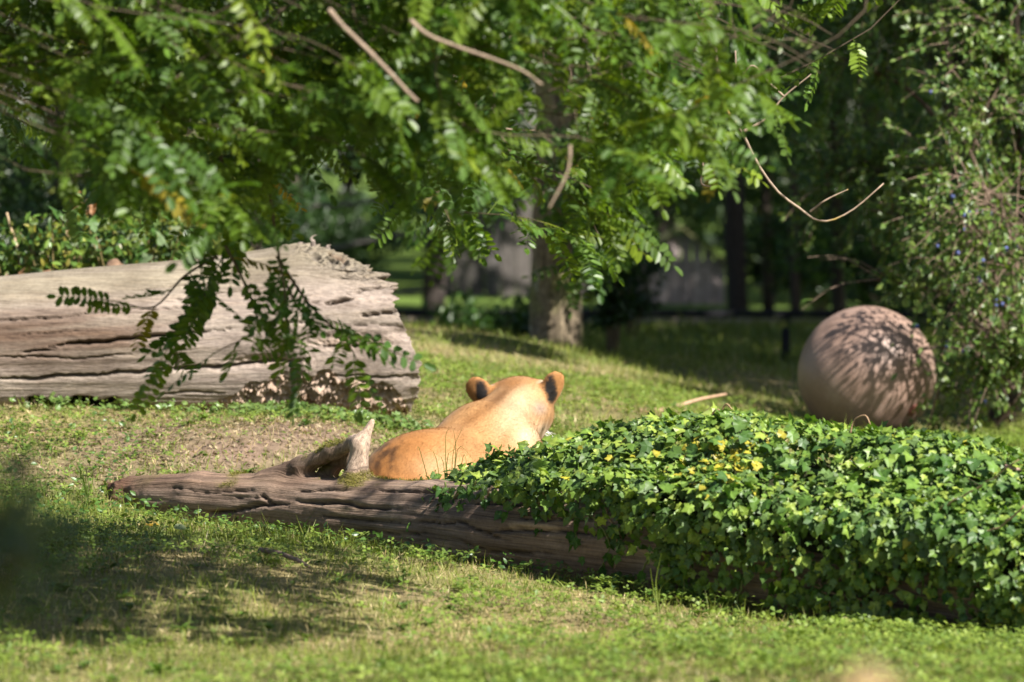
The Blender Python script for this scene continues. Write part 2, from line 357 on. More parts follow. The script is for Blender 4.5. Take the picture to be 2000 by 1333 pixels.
for pl, wd, dp in CRA:
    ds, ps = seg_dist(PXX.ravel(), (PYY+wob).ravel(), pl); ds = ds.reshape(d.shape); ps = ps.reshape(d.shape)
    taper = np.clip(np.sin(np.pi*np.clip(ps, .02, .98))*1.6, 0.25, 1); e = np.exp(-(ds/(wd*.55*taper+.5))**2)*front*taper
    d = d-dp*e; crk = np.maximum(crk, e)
    # the lip above the crack stands a little proud
RX = np.array([330, 395, 440, 470, 520, 560, 600, 650, 700, 768, 786, 800]); RY = np.array([830, 800, 780, 764, 735, 718, 728, 734, 742, 748, 770, 812])
edge = np.interp(PXX, RX, RY, left=900, right=900)+10*vnoise(np.stack([PXX*0.045, PXX*0, PXX*0], -1))+5*vnoise(np.stack([PXX*0.13, PYY*0.05, PXX*0], -1))
rot = sstep(-1.5, 5.0, PYY-edge)*front
cq = np.stack([PXX*0.045, PYY*0.075, PXX*0], -1); cr = fbm(cq, 4); cr2 = vnoise(cq*4.2+3)
d = d-rot*(0.016+0.040*np.abs(cr)-0.075*np.maximum(cr, 0)+0.018*cr2+.012*vnoise(cq*9))
rot2 = np.exp(-(((PXX-675)/75)**2+((PYY-668)/14)**2))*front; d = d-rot2*(0.02+0.03*np.abs(cr)+0.012*cr2)      # crumbling bit higher up
rot3 = np.exp(-(((PXX-520)/70)**2+((PYY-705)/12)**2))*front; d = d-rot3*(0.02+0.03*np.abs(cr))
kn = np.exp(-(((PXX-592)/22)**2+((PYY-712)/26)**2))*front; ka = np.arctan2(PYY-712, PXX-592); kr = np.hypot((PXX-592)/20, (PYY-712)/24)
d = d+kn*(0.045+0.012*np.sin(kr*9))
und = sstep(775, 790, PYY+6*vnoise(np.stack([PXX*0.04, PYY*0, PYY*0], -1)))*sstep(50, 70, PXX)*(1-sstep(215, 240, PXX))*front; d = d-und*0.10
pit = np.exp(-(((PXX-650)/75)**2+((PYY-(480+.42*(PXX-600)))/26)**2))*front; pn = np.abs(fbm(np.stack([PXX*.07, PYY*.09, PXX*0], -1), 3)); d = d-pit*.05*sstep(.05, .3, pn)
endk = sstep(0.96, 1.0, tt)[:, None]; d = d-endk*0.02*(1+vnoise(np.stack(np.broadcast_arrays(ct*9, s_t*9, tt[:, None]*8), -1)))
R2 = rr+d
ctp = np.where(s_t < 0, np.sign(ct)*np.abs(ct)**.55, ct)*.97      # the underside sits squarer on the bank
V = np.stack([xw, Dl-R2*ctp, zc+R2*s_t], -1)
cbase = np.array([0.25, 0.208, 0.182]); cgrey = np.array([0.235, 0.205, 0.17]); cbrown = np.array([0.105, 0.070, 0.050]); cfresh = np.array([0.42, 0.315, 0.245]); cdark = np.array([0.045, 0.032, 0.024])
n1 = fbm(np.stack(np.broadcast_arrays(xw*0.9, ct*1.2, s_t*1.2), -1)+2, 3); n2 = fbm(np.stack(np.broadcast_arrays(xw*1.3, ct*6, s_t*6), -1), 3)
def cm(a, bcol, m): return a*(1-m[..., None])+bcol*m[..., None]
col = np.broadcast_to(cbase, V.shape).copy()
col = cm(col, np.array([0.19, 0.168, 0.12]), np.clip(sstep(0.35, 0.8, s_t+0*d)*0.8, 0, 1))
leftness = 1-sstep(250, 520, PXX)
col = cm(col, cbrown, np.clip(sstep(-0.15, 0.25, n1+0.6*n2)*leftness*np.exp(-((PYY-655)/60)**2)*1.0, 0, 1))
col = cm(col, cgrey, np.clip(sstep(0.0, .4, n2)*0.5, 0, 1))
col = cm(col, cfresh, np.clip(rot*0.9+rot2*0.6+rot3*.4, 0, 1)*(0.6+0.4*sstep(-.3, .3, cr)))
col = cm(col, np.array([0.33, 0.19, 0.11]), np.clip(rot*sstep(0.15, .5, fbm(cq*1.3+11, 3))*0.4, 0, 1))
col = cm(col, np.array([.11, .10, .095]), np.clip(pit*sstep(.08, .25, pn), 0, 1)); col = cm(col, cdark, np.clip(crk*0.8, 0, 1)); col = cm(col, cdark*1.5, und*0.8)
col = cm(col, cbrown*1.2, np.clip(rot*sstep(.3, .6, -cr)*.5, 0, 1))
V = V.reshape(-1, 3); i0 = (np.arange(NT-1)[:, None]*NTH+np.arange(NTH)[None]); i1 = (np.arange(NT-1)[:, None]*NTH+(np.arange(NTH)[None]+1) % NTH)
F = np.stack([i0, i1, i1+NTH, i0+NTH], -1).reshape(-1, 4)
# hollow broken end: rings going inward
rings = []; last = V[(NT-1)*NTH:].copy(); cen = last.mean(0); base = len(V); ring0 = (NT-1)*NTH; Fx = []
for k, (f, dx) in enumerate([(0.90, -0.01), (0.78, -0.10), (0.62, -0.22), (0.35, -0.25), (0.04, -0.25)]):
    rg = cen+(last-cen)*np.array([1, f, f]); rg[:, 0] = last[:, 0]+dx-0.05*np.abs(vnoise(last*14+k)); rings.append(rg)
    st = base+k*NTH; j = np.arange(NTH); jn = (j+1) % NTH; Fx.append(np.stack([ring0+j, ring0+jn, st+jn, st+j], -1)); ring0 = st
V = np.vstack([V]+rings); F = np.vstack([F]+Fx)
col = np.vstack([col.reshape(-1, 3)]+[np.broadcast_to(cbrown*1.2, (NTH, 3))]*5)
grain = np.stack(np.broadcast_arrays(V[:, 0], V[:, 1], V[:, 2]), -1)
log_root = thing('thick_log', (-1.6, 19.25, gz(-1.6, 19.25)), 'thick weathered pale grey log with jagged broken end and rotted lower side on the bank', 'log')
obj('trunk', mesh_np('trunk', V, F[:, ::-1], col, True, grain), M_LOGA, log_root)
# splinters standing along the broken rim
for k, (sx, sy, L) in enumerate([(612, 474, .035), (640, 484, .012), (585, 478, .01)]):
    b0 = P(sx, sy, 19.3); pts = spline([b0+[0, 0.02, -.05], b0, b0+[0.01*(k % 3-1), 0, L*.6], b0+[0.015, 0, L]], 6)
    Vt, Ft = tube(pts, [.016, .014, .010, .007, .004, .002], 6, True, k, .4)
    obj('splinter', mesh_np('splinter', Vt, Ft, np.broadcast_to(cbase, Vt.shape), False, Vt), M_LOGA, log_root)

# ------------------------------------------------------------------ ivy-covered fallen log in front, with broken branch stub
LG = [(205, 938, 17.25, .045), (250, 932, 17.1, .085), (400, 924, 16.8, .115), (560, 926, 16.5, .135), (700, 936, 16.2, .15), (850, 941, 15.9, .165), (1000, 949, 15.5, .185), (1250, 963, 15.0, .205), (1500, 985, 14.65, .22), (2000, 1040, 14.0, .24), (2350, 1075, 13.55, .24)]
AX = []
for (px, ty, D, r) in LG:
    p = P(px, ty, D); p[2] -= r; AX.append((*p, r))
AX = np.array(AX)
ldir = unit(AX[-2, :3]-AX[1, :3]); ldir[2] = 0; ldir = unit(ldir); lside = np.array([-ldir[1], ldir[0], 0]); LR = np.stack([ldir, lside, [0, 0, 1]], -1); LO = AX[1, :3]
def to_l(p): return (p-LO)@LR
def to_w(q): return q@LR.T+LO
AL = np.concatenate([to_l(AX[:, :3]), AX[:, 3:]], 1)
stub_tip = to_l(P(727, 824, 16.22)); s_mid = to_l(P(703, 868, 16.2)); s_base = to_l(P(695, 950, 16.2)); m0 = to_l(P(520, 935, 16.55)); m1 = to_l(P(590, 912, 16.42)); m2 = to_l(P(650, 882, 16.32)); m3 = to_l(P(694, 864, 16.24))
b_l = to_l(P(640, 925, 16.42)); b_r = to_l(P(690, 915, 16.36)); b_t = to_l(P(682, 878, 16.34)); fl_r = to_l(P(775, 950, 16.08)); fl_l = to_l(P(610, 955, 16.35))
def log_sdf(p):
    d = sd_cap(p, AL[0, :3], AL[1, :3], AL[0, 3], AL[1, 3])
    for i in range(1, len(AL)-1): d = smin(d, sd_cap(p, AL[i, :3], AL[i+1, :3], AL[i, 3], AL[i+1, 3]), .03)
    s = sd_cap(p, s_base, s_mid, .055, .03); s = smin(s, sd_cap(p, s_mid, stub_tip, .031, .011), .03)
    s = smin(s, sd_cap(p, s_base, fl_r, .04, .012), .06); s = smin(s, sd_cap(p, m3, s_mid, .028, .026), .02)
    mo = sd_cap(p, m0, m1, .035, .036); mo = smin(mo, sd_cap(p, m1, m2, .036, .032), .03); mo = smin(mo, sd_cap(p, m2, m3, .032, .024), .02)
    w_ = sd_cap(p, b_l, b_t, .035, .02); w_ = smin(w_, sd_cap(p, b_r, b_t, .035, .02), .03)
    s = smin(smin(s, mo, .02), w_, .012)
    return smin(d, s, .035)
lo = np.array([AL[:, 0].min()-.15, AL[:, 1].min()-.4, -.62]); hi = np.array([AL[:, 0].max()+.3, AL[:, 1].max()+.4, .45])
hs = .0094
Vl, Fl = surfnets(log_sdf, lo, hi, hs)
def grad(f, p, e=.003):
    return np.stack([f(p+np.array(v)*e)-f(p-np.array(v)*e) for v in np.eye(3)], -1)/(2*e)
Vl = Vl-unit(grad(log_sdf, Vl))*log_sdf(Vl)[:, None]
Nl = unit(grad(log_sdf, Vl, .006))
ra = Vl.copy(); zc_l = np.interp(Vl[:, 0], AL[:, 0], AL[:, 2]); yc_l = np.interp(Vl[:, 0], AL[:, 0], AL[:, 1]); rc_l = np.interp(Vl[:, 0], AL[:, 0], AL[:, 3])
ang = np.arctan2(Vl[:, 2]-zc_l, -(Vl[:, 1]-yc_l)); gl = np.stack([Vl[:, 0], np.cos(ang)*.2, np.sin(ang)*.2], -1)
rad_l = np.hypot(Vl[:, 2]-zc_l, Vl[:, 1]-yc_l); onstub = sstep(.02, .07, rad_l-rc_l)
Wl = to_w(Vl); px, py = proj(Wl)
gw = np.where(onstub[:, None] > .5, np.stack([(Vl[:, 0]*.4+Vl[:, 2]), Vl[:, 0]-Vl[:, 2]*.5, Vl[:, 1]], -1), gl)
disp = .006*fbm(gw*np.array([2.2, 22, 22]), 3)+.005*fbm(gw*np.array([4, 55, 55])+5, 2)+.005*fbm(gw*np.array([1.6, 5, 5])+9, 2)
wob = 2*vnoise(np.stack([px*.03, py*.03, px*0], -1))+1.2*vnoise(np.stack([px*.1, py*.1, px*0], -1))
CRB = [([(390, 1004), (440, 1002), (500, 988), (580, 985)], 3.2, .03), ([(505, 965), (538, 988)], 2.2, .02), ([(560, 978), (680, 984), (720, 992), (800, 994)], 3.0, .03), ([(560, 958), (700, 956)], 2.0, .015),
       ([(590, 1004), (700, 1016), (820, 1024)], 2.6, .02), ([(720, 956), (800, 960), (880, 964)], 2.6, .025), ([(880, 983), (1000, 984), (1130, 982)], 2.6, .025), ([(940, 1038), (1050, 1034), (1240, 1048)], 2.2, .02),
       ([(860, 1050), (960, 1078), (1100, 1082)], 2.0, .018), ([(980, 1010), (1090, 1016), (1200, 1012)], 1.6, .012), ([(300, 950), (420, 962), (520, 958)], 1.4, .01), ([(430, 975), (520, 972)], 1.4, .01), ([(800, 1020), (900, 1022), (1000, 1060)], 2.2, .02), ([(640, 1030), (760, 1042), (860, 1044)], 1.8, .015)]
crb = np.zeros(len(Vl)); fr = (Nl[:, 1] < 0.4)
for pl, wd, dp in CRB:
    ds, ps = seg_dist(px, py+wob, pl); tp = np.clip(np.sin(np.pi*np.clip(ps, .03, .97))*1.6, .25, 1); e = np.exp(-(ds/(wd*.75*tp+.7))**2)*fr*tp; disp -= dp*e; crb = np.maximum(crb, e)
endj = sstep(290, 225, px); disp -= endj*(.03*np.abs(fbm(Wl*14, 3))+.01)
disp *= 1-.55*onstub
Wl = Wl+(Nl@LR.T)*disp[:, None]
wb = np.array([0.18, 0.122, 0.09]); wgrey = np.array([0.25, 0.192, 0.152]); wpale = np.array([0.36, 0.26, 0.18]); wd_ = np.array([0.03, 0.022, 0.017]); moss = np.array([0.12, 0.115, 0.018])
n1 = fbm(gw*np.array([1.5, 5, 5])+2, 3); n2 = fbm(gw*np.array([3, 40, 40])+4, 3)
col = np.broadcast_to(wb, Wl.shape).copy(); col = cm(col, wgrey, np.clip(sstep(-.1, .4, n1)*.7+sstep(600, 720, px)*.25, 0, 1)); col = cm(col, wb*.7, sstep(.1, .4, -n1)*sstep(520, 300, px)*.8)
col = cm(col, wgrey*1.25, onstub*sstep(655, 690, px)); col = cm(col, wpale, np.clip(onstub*sstep(690, 702, px)*.2, 0, 1))
chip = sstep(.34, .46, fbm(gw*np.array([5, 26, 26])+31, 3))*sstep(600, 700, px)*(1-onstub)*(py > 970); col = cm(col, wpale, chip*.8)
col = cm(col, wpale*.9, np.exp(-(((px-475)/60)**2+((py-938)/9)**2))*sstep(-.3, .3, n2)*.9)
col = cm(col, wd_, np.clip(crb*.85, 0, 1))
col = cm(col, np.array([.10, .04, .02]), endj*.6)
topn = (Nl[:, 2] > .45)*sstep(-.12, .25, fbm(Wl*7, 3))
mm = np.clip(topn*(np.exp(-((px-640)/90)**2)*1.1+np.exp(-((px-420)/110)**2)*.8+np.exp(-((px-790)/50)**2)*.8), 0, 1)*(1-onstub*sstep(668, 690, px))
mm = mm*sstep(958, 944, py); mm = np.maximum(mm, np.exp(-(((px-632)/20)**2+((py-905)/16)**2))*.9*sstep(-.25, .1, n2)); col = cm(col, moss, np.clip(mm, 0, 1))
flog = thing('fallen_log', (AX[4, 0], AX[4, 1], gz(AX[4, 0], AX[4, 1])), 'cracked brown fallen log with a pointed mossy branch stub, lying in front of the lioness', 'log')
obj('trunk', mesh_np('trunk', Wl, Fl, col, True, np.stack([gw[:, 0], gw[:, 1], gw[:, 2]], -1)), M_LOGB, flog)
# moss cushions as short tufts
mi = np.where((mm > .35) & (Nl[:, 2] > .2))[0]; mi = rng.choice(mi, 5200)
bl = (np.array([[-.5, 0, 0], [.5, 0, 0], [0, .12, 1.0]]), np.array([[0, 1, 2]]))
mp_ = Wl[mi]+rng.normal(size=(len(mi), 3))*.004; z_ = unit((Nl@LR.T)[mi]+rng.normal(size=(len(mi), 3))*.6)
x_ = unit(np.cross(z_, rand_unit(len(mi)))); Rm = np.stack([x_*.28, np.cross(z_, x_), z_], -1)
mV, mF, mC = scatter([bl], Rm, rng.uniform(.005, .011, len(mi)), mp_, np.array([.15, .14, .02])*rng.uniform(.5, 1.5, (len(mi), 1)), np.zeros(len(mi), int))
obj('moss', mesh_np('moss', mV, mF, mC), M_GRASS, flog, 'stuff')

# ------------------------------------------------------------------ lioness
def W(px, py, D): return P(px, py, D)
def roty(a, ax):
    return np.array(Matrix.Rotation(a, 3, ax))
Lz = -.17
head = W(1018, 792, 17.8); rump = np.array([-.375, 16.78, .045]); chest = np.array([-.06, 17.42, .06])
ldirh = unit(np.array([.28, 1.0, -.12]))                        # where the face looks: away and a little right
earL = (W(935, 762, 17.72), W(956, 790, 17.74)); earR = (W(1080, 752, 17.72), W(1066, 788, 17.74))
def ear_frame(c, base, out):
    z = unit(c-base); n = unit(np.array([out*.55, -.85, .05])); x = unit(np.cross(n, z)); n = np.cross(z, x); return np.stack([x, n, z], -1)
EL, ER = ear_frame(*earL, -.55), ear_frame(*earR, .75)
def lion_sdf(p, ears=True):
    d = sd_ell(p, rump, (.212, .30, .235), roty(-.42, 'Z'))
    d = smin(d, sd_cap(p, rump+[.035, .0, .015], chest+[-.03, 0, .015], .238, .232), .16)
    d = smin(d, sd_cap(p, np.array([-.30, 16.88, .105]), np.array([-.12, 17.28, .135]), .185, .19), .12)   # back
    d = smin(d, sd_ell(p, W(945, 912, 17.3), (.205, .27, .20)), .12)        # shoulders
    d = smin(d, sd_ell(p, W(912, 868, 17.25), (.06, .13, .085), roty(-.45, 'Z')), .09)   # left shoulder blade
    d = smin(d, sd_ell(p, W(1000, 905, 17.3), (.09, .15, .12)), .09)        # right shoulder
    d = smin(d, sd_cap(p, W(950, 862, 17.38), head+[-.01, -.04, -.015], .145, .126), .13)  # neck
    d = smin(d, sd_ell(p, head, (.126, .15, .104)), .06)
    d = smin(d, sd_ell(p, head+[0.0, -.02, .042], (.124, .11, .060)), .035)
    for e_ in (W(962, 772, 17.76), W(1060, 764, 17.76)): d = smin(d, np.linalg.norm(p-e_, axis=1)-.036, .04)
    d = smin(d, sd_cap(p, W(1043, 822, 17.82), W(1040, 842, 17.8), .072, .05), .05)   # right cheek ruff
    d = smin(d, sd_ell(p, W(975, 815, 17.85), (.06, .08, .07)), .05)
    mz = head+ldirh*.20+np.array([0, 0, -.03]); d = smin(d, sd_cap(p, head+ldirh*.1, mz, .085, .062), .05)
    d = smin(d, sd_cap(p, head+ldirh*.06+[0, 0, -.06], mz+[0, 0, -.035], .06, .045), .03)
    for (c, bs), E in ((earL, EL), (earR, ER)):
        e = sd_ell(p, c, (.050, .018, .063), E); e = smin(e, sd_ell(p, c-E[:, 2]*.045, (.036, .028, .05), E), .03)
        cup = sd_ell(p, c-E[:, 1]*.028, (.040, .022, .050), E)             # hollow on the front side
        e = np.maximum(e, -cup); d = smin(d, e, .022)
    # legs, paws and tail
    for a, b_, r0, r1 in ((chest+[.14, .05, -.06], np.array([.22, 17.75, Lz+.07]), .085, .06), (np.array([.22, 17.75, Lz+.07]), np.array([.30, 18.08, Lz+.05]), .06, .058),
                          (chest+[-.12, .1, -.06], np.array([-.16, 17.85, Lz+.07]), .085, .06), (np.array([-.16, 17.85, Lz+.07]), np.array([-.10, 18.16, Lz+.05]), .06, .058),
                          (rump+[-.10, .02, -.04], np.array([-.42, 17.1, Lz+.11]), .15, .09), (np.array([-.42, 17.1, Lz+.07]), np.array([-.40, 17.35, Lz+.045]), .055, .05),
                          (rump+[.12, -.02, -.04], np.array([-.06, 17.02, Lz+.11]), .15, .09), (np.array([-.05, 17.0, Lz+.07]), np.array([.10, 17.2, Lz+.045]), .055, .05)):
        d = smin(d, sd_cap(p, a, b_, r0, r1), .05)
    tl = np.array([rump+[.05, -.25, -.08], [-.25, 16.46, Lz+.04], [-.02, 16.5, Lz+.035], [.18, 16.66, Lz+.035], [.36, 16.7, Lz+.04]])
    for i in range(4): d = smin(d, sd_cap(p, tl[i], tl[i+1], .03-.003*i, .027-.003*i), .02)
    return d
Vn, Fn = surfnets(lion_sdf, (-.75, 16.3, Lz-.06), (.55, 18.4, .62), .0125)
for _ in range(2): Vn = Vn-unit(grad(lion_sdf, Vn))*lion_sdf(Vn)[:, None]
Nn = unit(grad(lion_sdf, Vn, .005))
px, py = proj(Vn); back = Nn[:, 1] < .35
fold = np.exp(-(((px-1052)/22)**2+((py-828)/26)**2))*back
Vn = Vn+Nn*(.0035*np.sin((px-1050)*.75+(py-820)*.25)*fold)[:, None]+Nn*(.003*fbm(Vn*9, 3))[:, None]
taw = np.array([.325, .172, .068]); ora = np.array([.285, .118, .031]); pale = np.array([.47, .35, .225]); dk = np.array([.075, .032, .010]); blk = np.array([.012, .010, .010]); gry = np.array([.24, .19, .16]); wht = np.array([.46, .40, .32])
n1 = fbm(Vn*5+3, 3); n2 = fbm(Vn*22, 3)
def gauss(cx, cy, sx, sy, a=0.0):
    X, Y = px-cx, py-cy; c_, s_ = math.cos(a), math.sin(a); return np.exp(-(((X*c_+Y*s_)/sx)**2+((-X*s_+Y*c_)/sy)**2))*back
lc = np.broadcast_to(taw, Vn.shape).copy()
lc = cm(lc, ora, np.clip(sstep(905, 800, px)*.85, 0, 1)); lc = cm(lc, pale, gauss(1010, 800, 34, 60, .35)*.75); lc = cm(lc, pale*1.05, gauss(1030, 852, 20, 22)*.9)
lc = cm(lc, pale, np.clip(sstep(.12, -.1, Vn[:, 2])*.5, 0, 1)); lc = cm(lc, wht, sstep(-.02, -.12, Vn[:, 2])*.5)
lc = cm(lc, ora*.8, gauss(985, 745, 24, 9, -.5)*.7); lc = cm(lc, ora*.42, gauss(975, 777, 44, 9, -.72)*.9); lc = cm(lc, ora*.5, gauss(925, 816, 34, 9, -.6)*.7); lc = cm(lc, ora*.7, gauss(1005, 748, 24, 12, -.3)*.7); lc = cm(lc, ora*.75, gauss(985, 862, 10, 34, .5)*.5); lc = cm(lc, ora*.7, gauss(900, 862, 14, 26, .4)*.5); lc = cm(lc, ora*.85, gauss(1040, 745, 20, 9)*.5)
n3 = fbm(Vn*np.array([70, 25, 25]), 2); lc = cm(lc, ora*.62, np.clip(sstep(860, 740, px)*sstep(-.05, .35, n3+.5*n2)*back, 0, 1)*.8); lc = cm(lc, dk, np.clip(gauss(752, 895, 25, 34, .2)*(.8+1.6*n2+1.2*n3), 0, 1)); lc = cm(lc, dk*1.4, gauss(714, 920, 10, 16)*.8); lc = cm(lc, pale, gauss(855, 910, 50, 22)*.3)
lc = cm(lc, gry, gauss(1055, 798, 15, 14)*.8); lc = cm(lc, wht, gauss(1062, 845, 14, 18)*.6); lc = cm(lc, taw*.8, gauss(940, 880, 40, 22)*.5)
lc = lc*(1+.14*n1+.14*n2)[:, None]
for (c, bs), E in ((earL, EL), (earR, ER)):
    q = (Vn-c)@E; inr = sstep(1.25, 1.0, np.sqrt((q[:, 0]/.056)**2+(q[:, 1]/.06)**2+(q[:, 2]/.075)**2)); sgn = -1 if c is earL[0] else 1
    bp = np.sqrt(((q[:, 0]-.010*sgn-.30*(q[:, 2]+.016)*sgn)/.025)**2+((q[:, 2]+.018)/.052)**2)*(1+.2*fbm(Vn*45, 2))
    lc = cm(lc, ora*.9, inr*.5); lc = cm(lc, blk, sstep(1.18, .95, bp)*inr*(q[:, 1] > -.012)); lc = cm(lc, np.array([.5, .38, .26]), inr*(q[:, 1] < -.012)*.8)
def coat_mat():
    m, nt, out = new_mat('tawny_coat'); at = N(nt, 'ShaderNodeAttribute', attribute_name='Col'); geo = N(nt, 'ShaderNodeNewGeometry')
    mp = N(nt, 'ShaderNodeMapping'); mp.inputs['Scale'].default_value = (1, .35, 1); nt.links.new(geo.outputs['Position'], mp.inputs[0]); nz = noise(nt, mp.outputs[0], 140, 3, .6)
    c = mixc(nt, 1.0, at.outputs['Color'], ramp(nt, nz, [(.3, (.82, .79, .75)), (.7, (1.13, 1.13, 1.12))]), 'MULTIPLY')
    b = N(nt, 'ShaderNodeBsdfPrincipled'); nt.links.new(c, b.inputs['Base Color']); b.inputs['Roughness'].default_value = .75; b.inputs['Specular IOR Level'].default_value = .25
    b.inputs['Sheen Weight'].default_value = .08; b.inputs['Sheen Roughness'].default_value = .4; b.inputs['Sheen Tint'].default_value = (1, .85, .65, 1)
    nt.links.new(bump(nt, nz, .3, .003), b.inputs['Normal']); nt.links.new(b.outputs[0], out.inputs[0]); return m
M_COAT = coat_mat()
lioness = obj('lioness', mesh_np('lioness', Vn, Fn, lc, True), M_COAT)
tag(lioness, 'tawny lioness lying with her back turned and head raised, black patches behind her round ears', 'lioness')
# short fur
fa = np.linalg.norm(np.cross(Vn[Fn[:, 2]]-Vn[Fn[:, 0]], Vn[Fn[:, 3]]-Vn[Fn[:, 1]]), axis=1); fi = rng.choice(len(Fn), 95000, p=fa/fa.sum())
bw = rng.dirichlet((1, 1, 1, 1), len(fi)); fp = np.einsum('nk,nki->ni', bw, Vn[Fn[fi]]); fn = unit(np.einsum('nk,nki->ni', bw, Nn[Fn[fi]])); fcol = np.einsum('nk,nki->ni', bw, lc[Fn[fi]])
flow = unit(np.array([-.45, -.9, -.25]))+rng.normal(size=(len(fi), 3))*.22; ft = unit(flow-fn*np.sum(flow*fn, 1)[:, None]); fdir = unit(ft+fn*.22)
fs = unit(np.cross(fdir, fn)); Rm = np.stack([fs, np.cross(fdir, fs), fdir], -1); hair = (np.array([[-.035, 0, 0], [.035, 0, 0], [0, 0, 1.0]]), np.array([[0, 1, 2]]))
hV, hF, hC = scatter([hair], Rm, rng.uniform(.010, .024, len(fi)), fp-fn*.001, fcol*rng.uniform(.88, 1.14, (len(fi), 1)), np.zeros(len(fi), int))
M_FUR = leaf_mat('fur_strand', .15, .6, .2, (1, .9, .7), False, 20.0)
obj('fur', mesh_np('fur', hV, hF, hC), M_FUR, lioness, 'stuff')
for k in range(11):
    a = W(1058+rng.uniform(-4, 6), 838+rng.uniform(-6, 10), 17.98); e = W(1062+rng.uniform(8, 26), 852+k*2.2+rng.uniform(-6, 6), 18.0+rng.uniform(-.05, .1))
    Vt, Ft = tube(spline([a, (a+e)/2+[.004, 0, .006], e], 6), np.linspace(.0011, .0004, 6), 4)
    obj('whisker', mesh_np('whisker', Vt, Ft, np.broadcast_to((.8, .78, .74), Vt.shape)), M_STEM, lioness)

# ------------------------------------------------------------------ ball
bc = P(1693, 731, 22.0); br = .356
th, ph = np.meshgrid(np.linspace(0, 2*math.pi, 96, endpoint=False), np.linspace(0, math.pi, 49)[1:-1], indexing='ij')
bn = np.stack([np.cos(th)*np.sin(ph), np.sin(th)*np.sin(ph), np.cos(ph)], -1).reshape(-1, 3); bn = np.vstack([bn, [0, 0, 1], [0, 0, -1]])
dent = .006*fbm(bn*2.0+4, 3)-.004*np.exp(-((bn@unit(np.array([.5, -.8, -.3])))-.93)**2/.002)
seamn = unit(np.array([.75, -.35, .55])); dent = dent-.004*np.exp(-((bn@seamn)/.012)**2)
bV = bc+bn*(br+dent[:, None])*np.array([1, 1, .985]); n_, m_ = 96, 47; I, J = np.meshgrid(np.arange(n_), np.arange(m_-1), indexing='ij'); I2 = (I+1) % n_
bF = [np.stack([I*m_+J, I*m_+J+1, I2*m_+J+1, I2*m_+J], -1).reshape(-1, 4)]; k = np.arange(n_); k2 = (k+1) % n_
bF += [np.stack([np.full(n_, n_*m_), k*m_, k2*m_], -1), np.stack([np.full(n_, n_*m_+1), k2*m_+m_-1, k*m_+m_-1], -1)]
def ball_mat():
    m, nt, out = new_mat('scuffed_plastic'); geo = N(nt, 'ShaderNodeNewGeometry'); n1 = noise(nt, geo.outputs['Position'], 5, 5, .6); n2 = noise(nt, geo.outputs['Position'], 60, 4, .65)
    c = ramp(nt, n1, [(.3, (.21, .135, .102)), (.55, (.26, .172, .135)), (.75, (.29, .205, .165))]); c = mixc(nt, .7, c, ramp(nt, n2, [(.35, (.82, .8, .78)), (.6, (1.05, 1.05, 1.05))]), 'MULTIPLY')
    b = N(nt, 'ShaderNodeBsdfPrincipled'); nt.links.new(c, b.inputs['Base Color']); nt.links.new(ramp(nt, n2, [(.3, .45), (.7, .62)]), b.inputs['Roughness']); b.inputs['Specular IOR Level'].default_value = .5
    nt.links.new(bump(nt, n2, .15, .003), b.inputs['Normal']); nt.links.new(b.outputs[0], out.inputs[0]); return m
ball_root = thing('play_ball', (bc[0], bc[1], bc[2]-br), 'large scuffed pinkish tan plastic ball resting on the grass beside the berry bush', 'ball')
obj('shell', mesh_np('shell', bV, bF, None, True), ball_mat(), ball_root)
pd = unit(np.array([.62, -.62, -.48])); pv = bc+pd*(br-.004); Vt, Ft = tube([pv-pd*.02, pv+pd*.004, pv+pd*.010, pv+pd*.011], [.034, .034, .028, .004], 16)
obj('plug', mesh_np('plug', Vt, Ft, np.broadcast_to((.20, .07, .05), Vt.shape), True), M_STEM, ball_root)

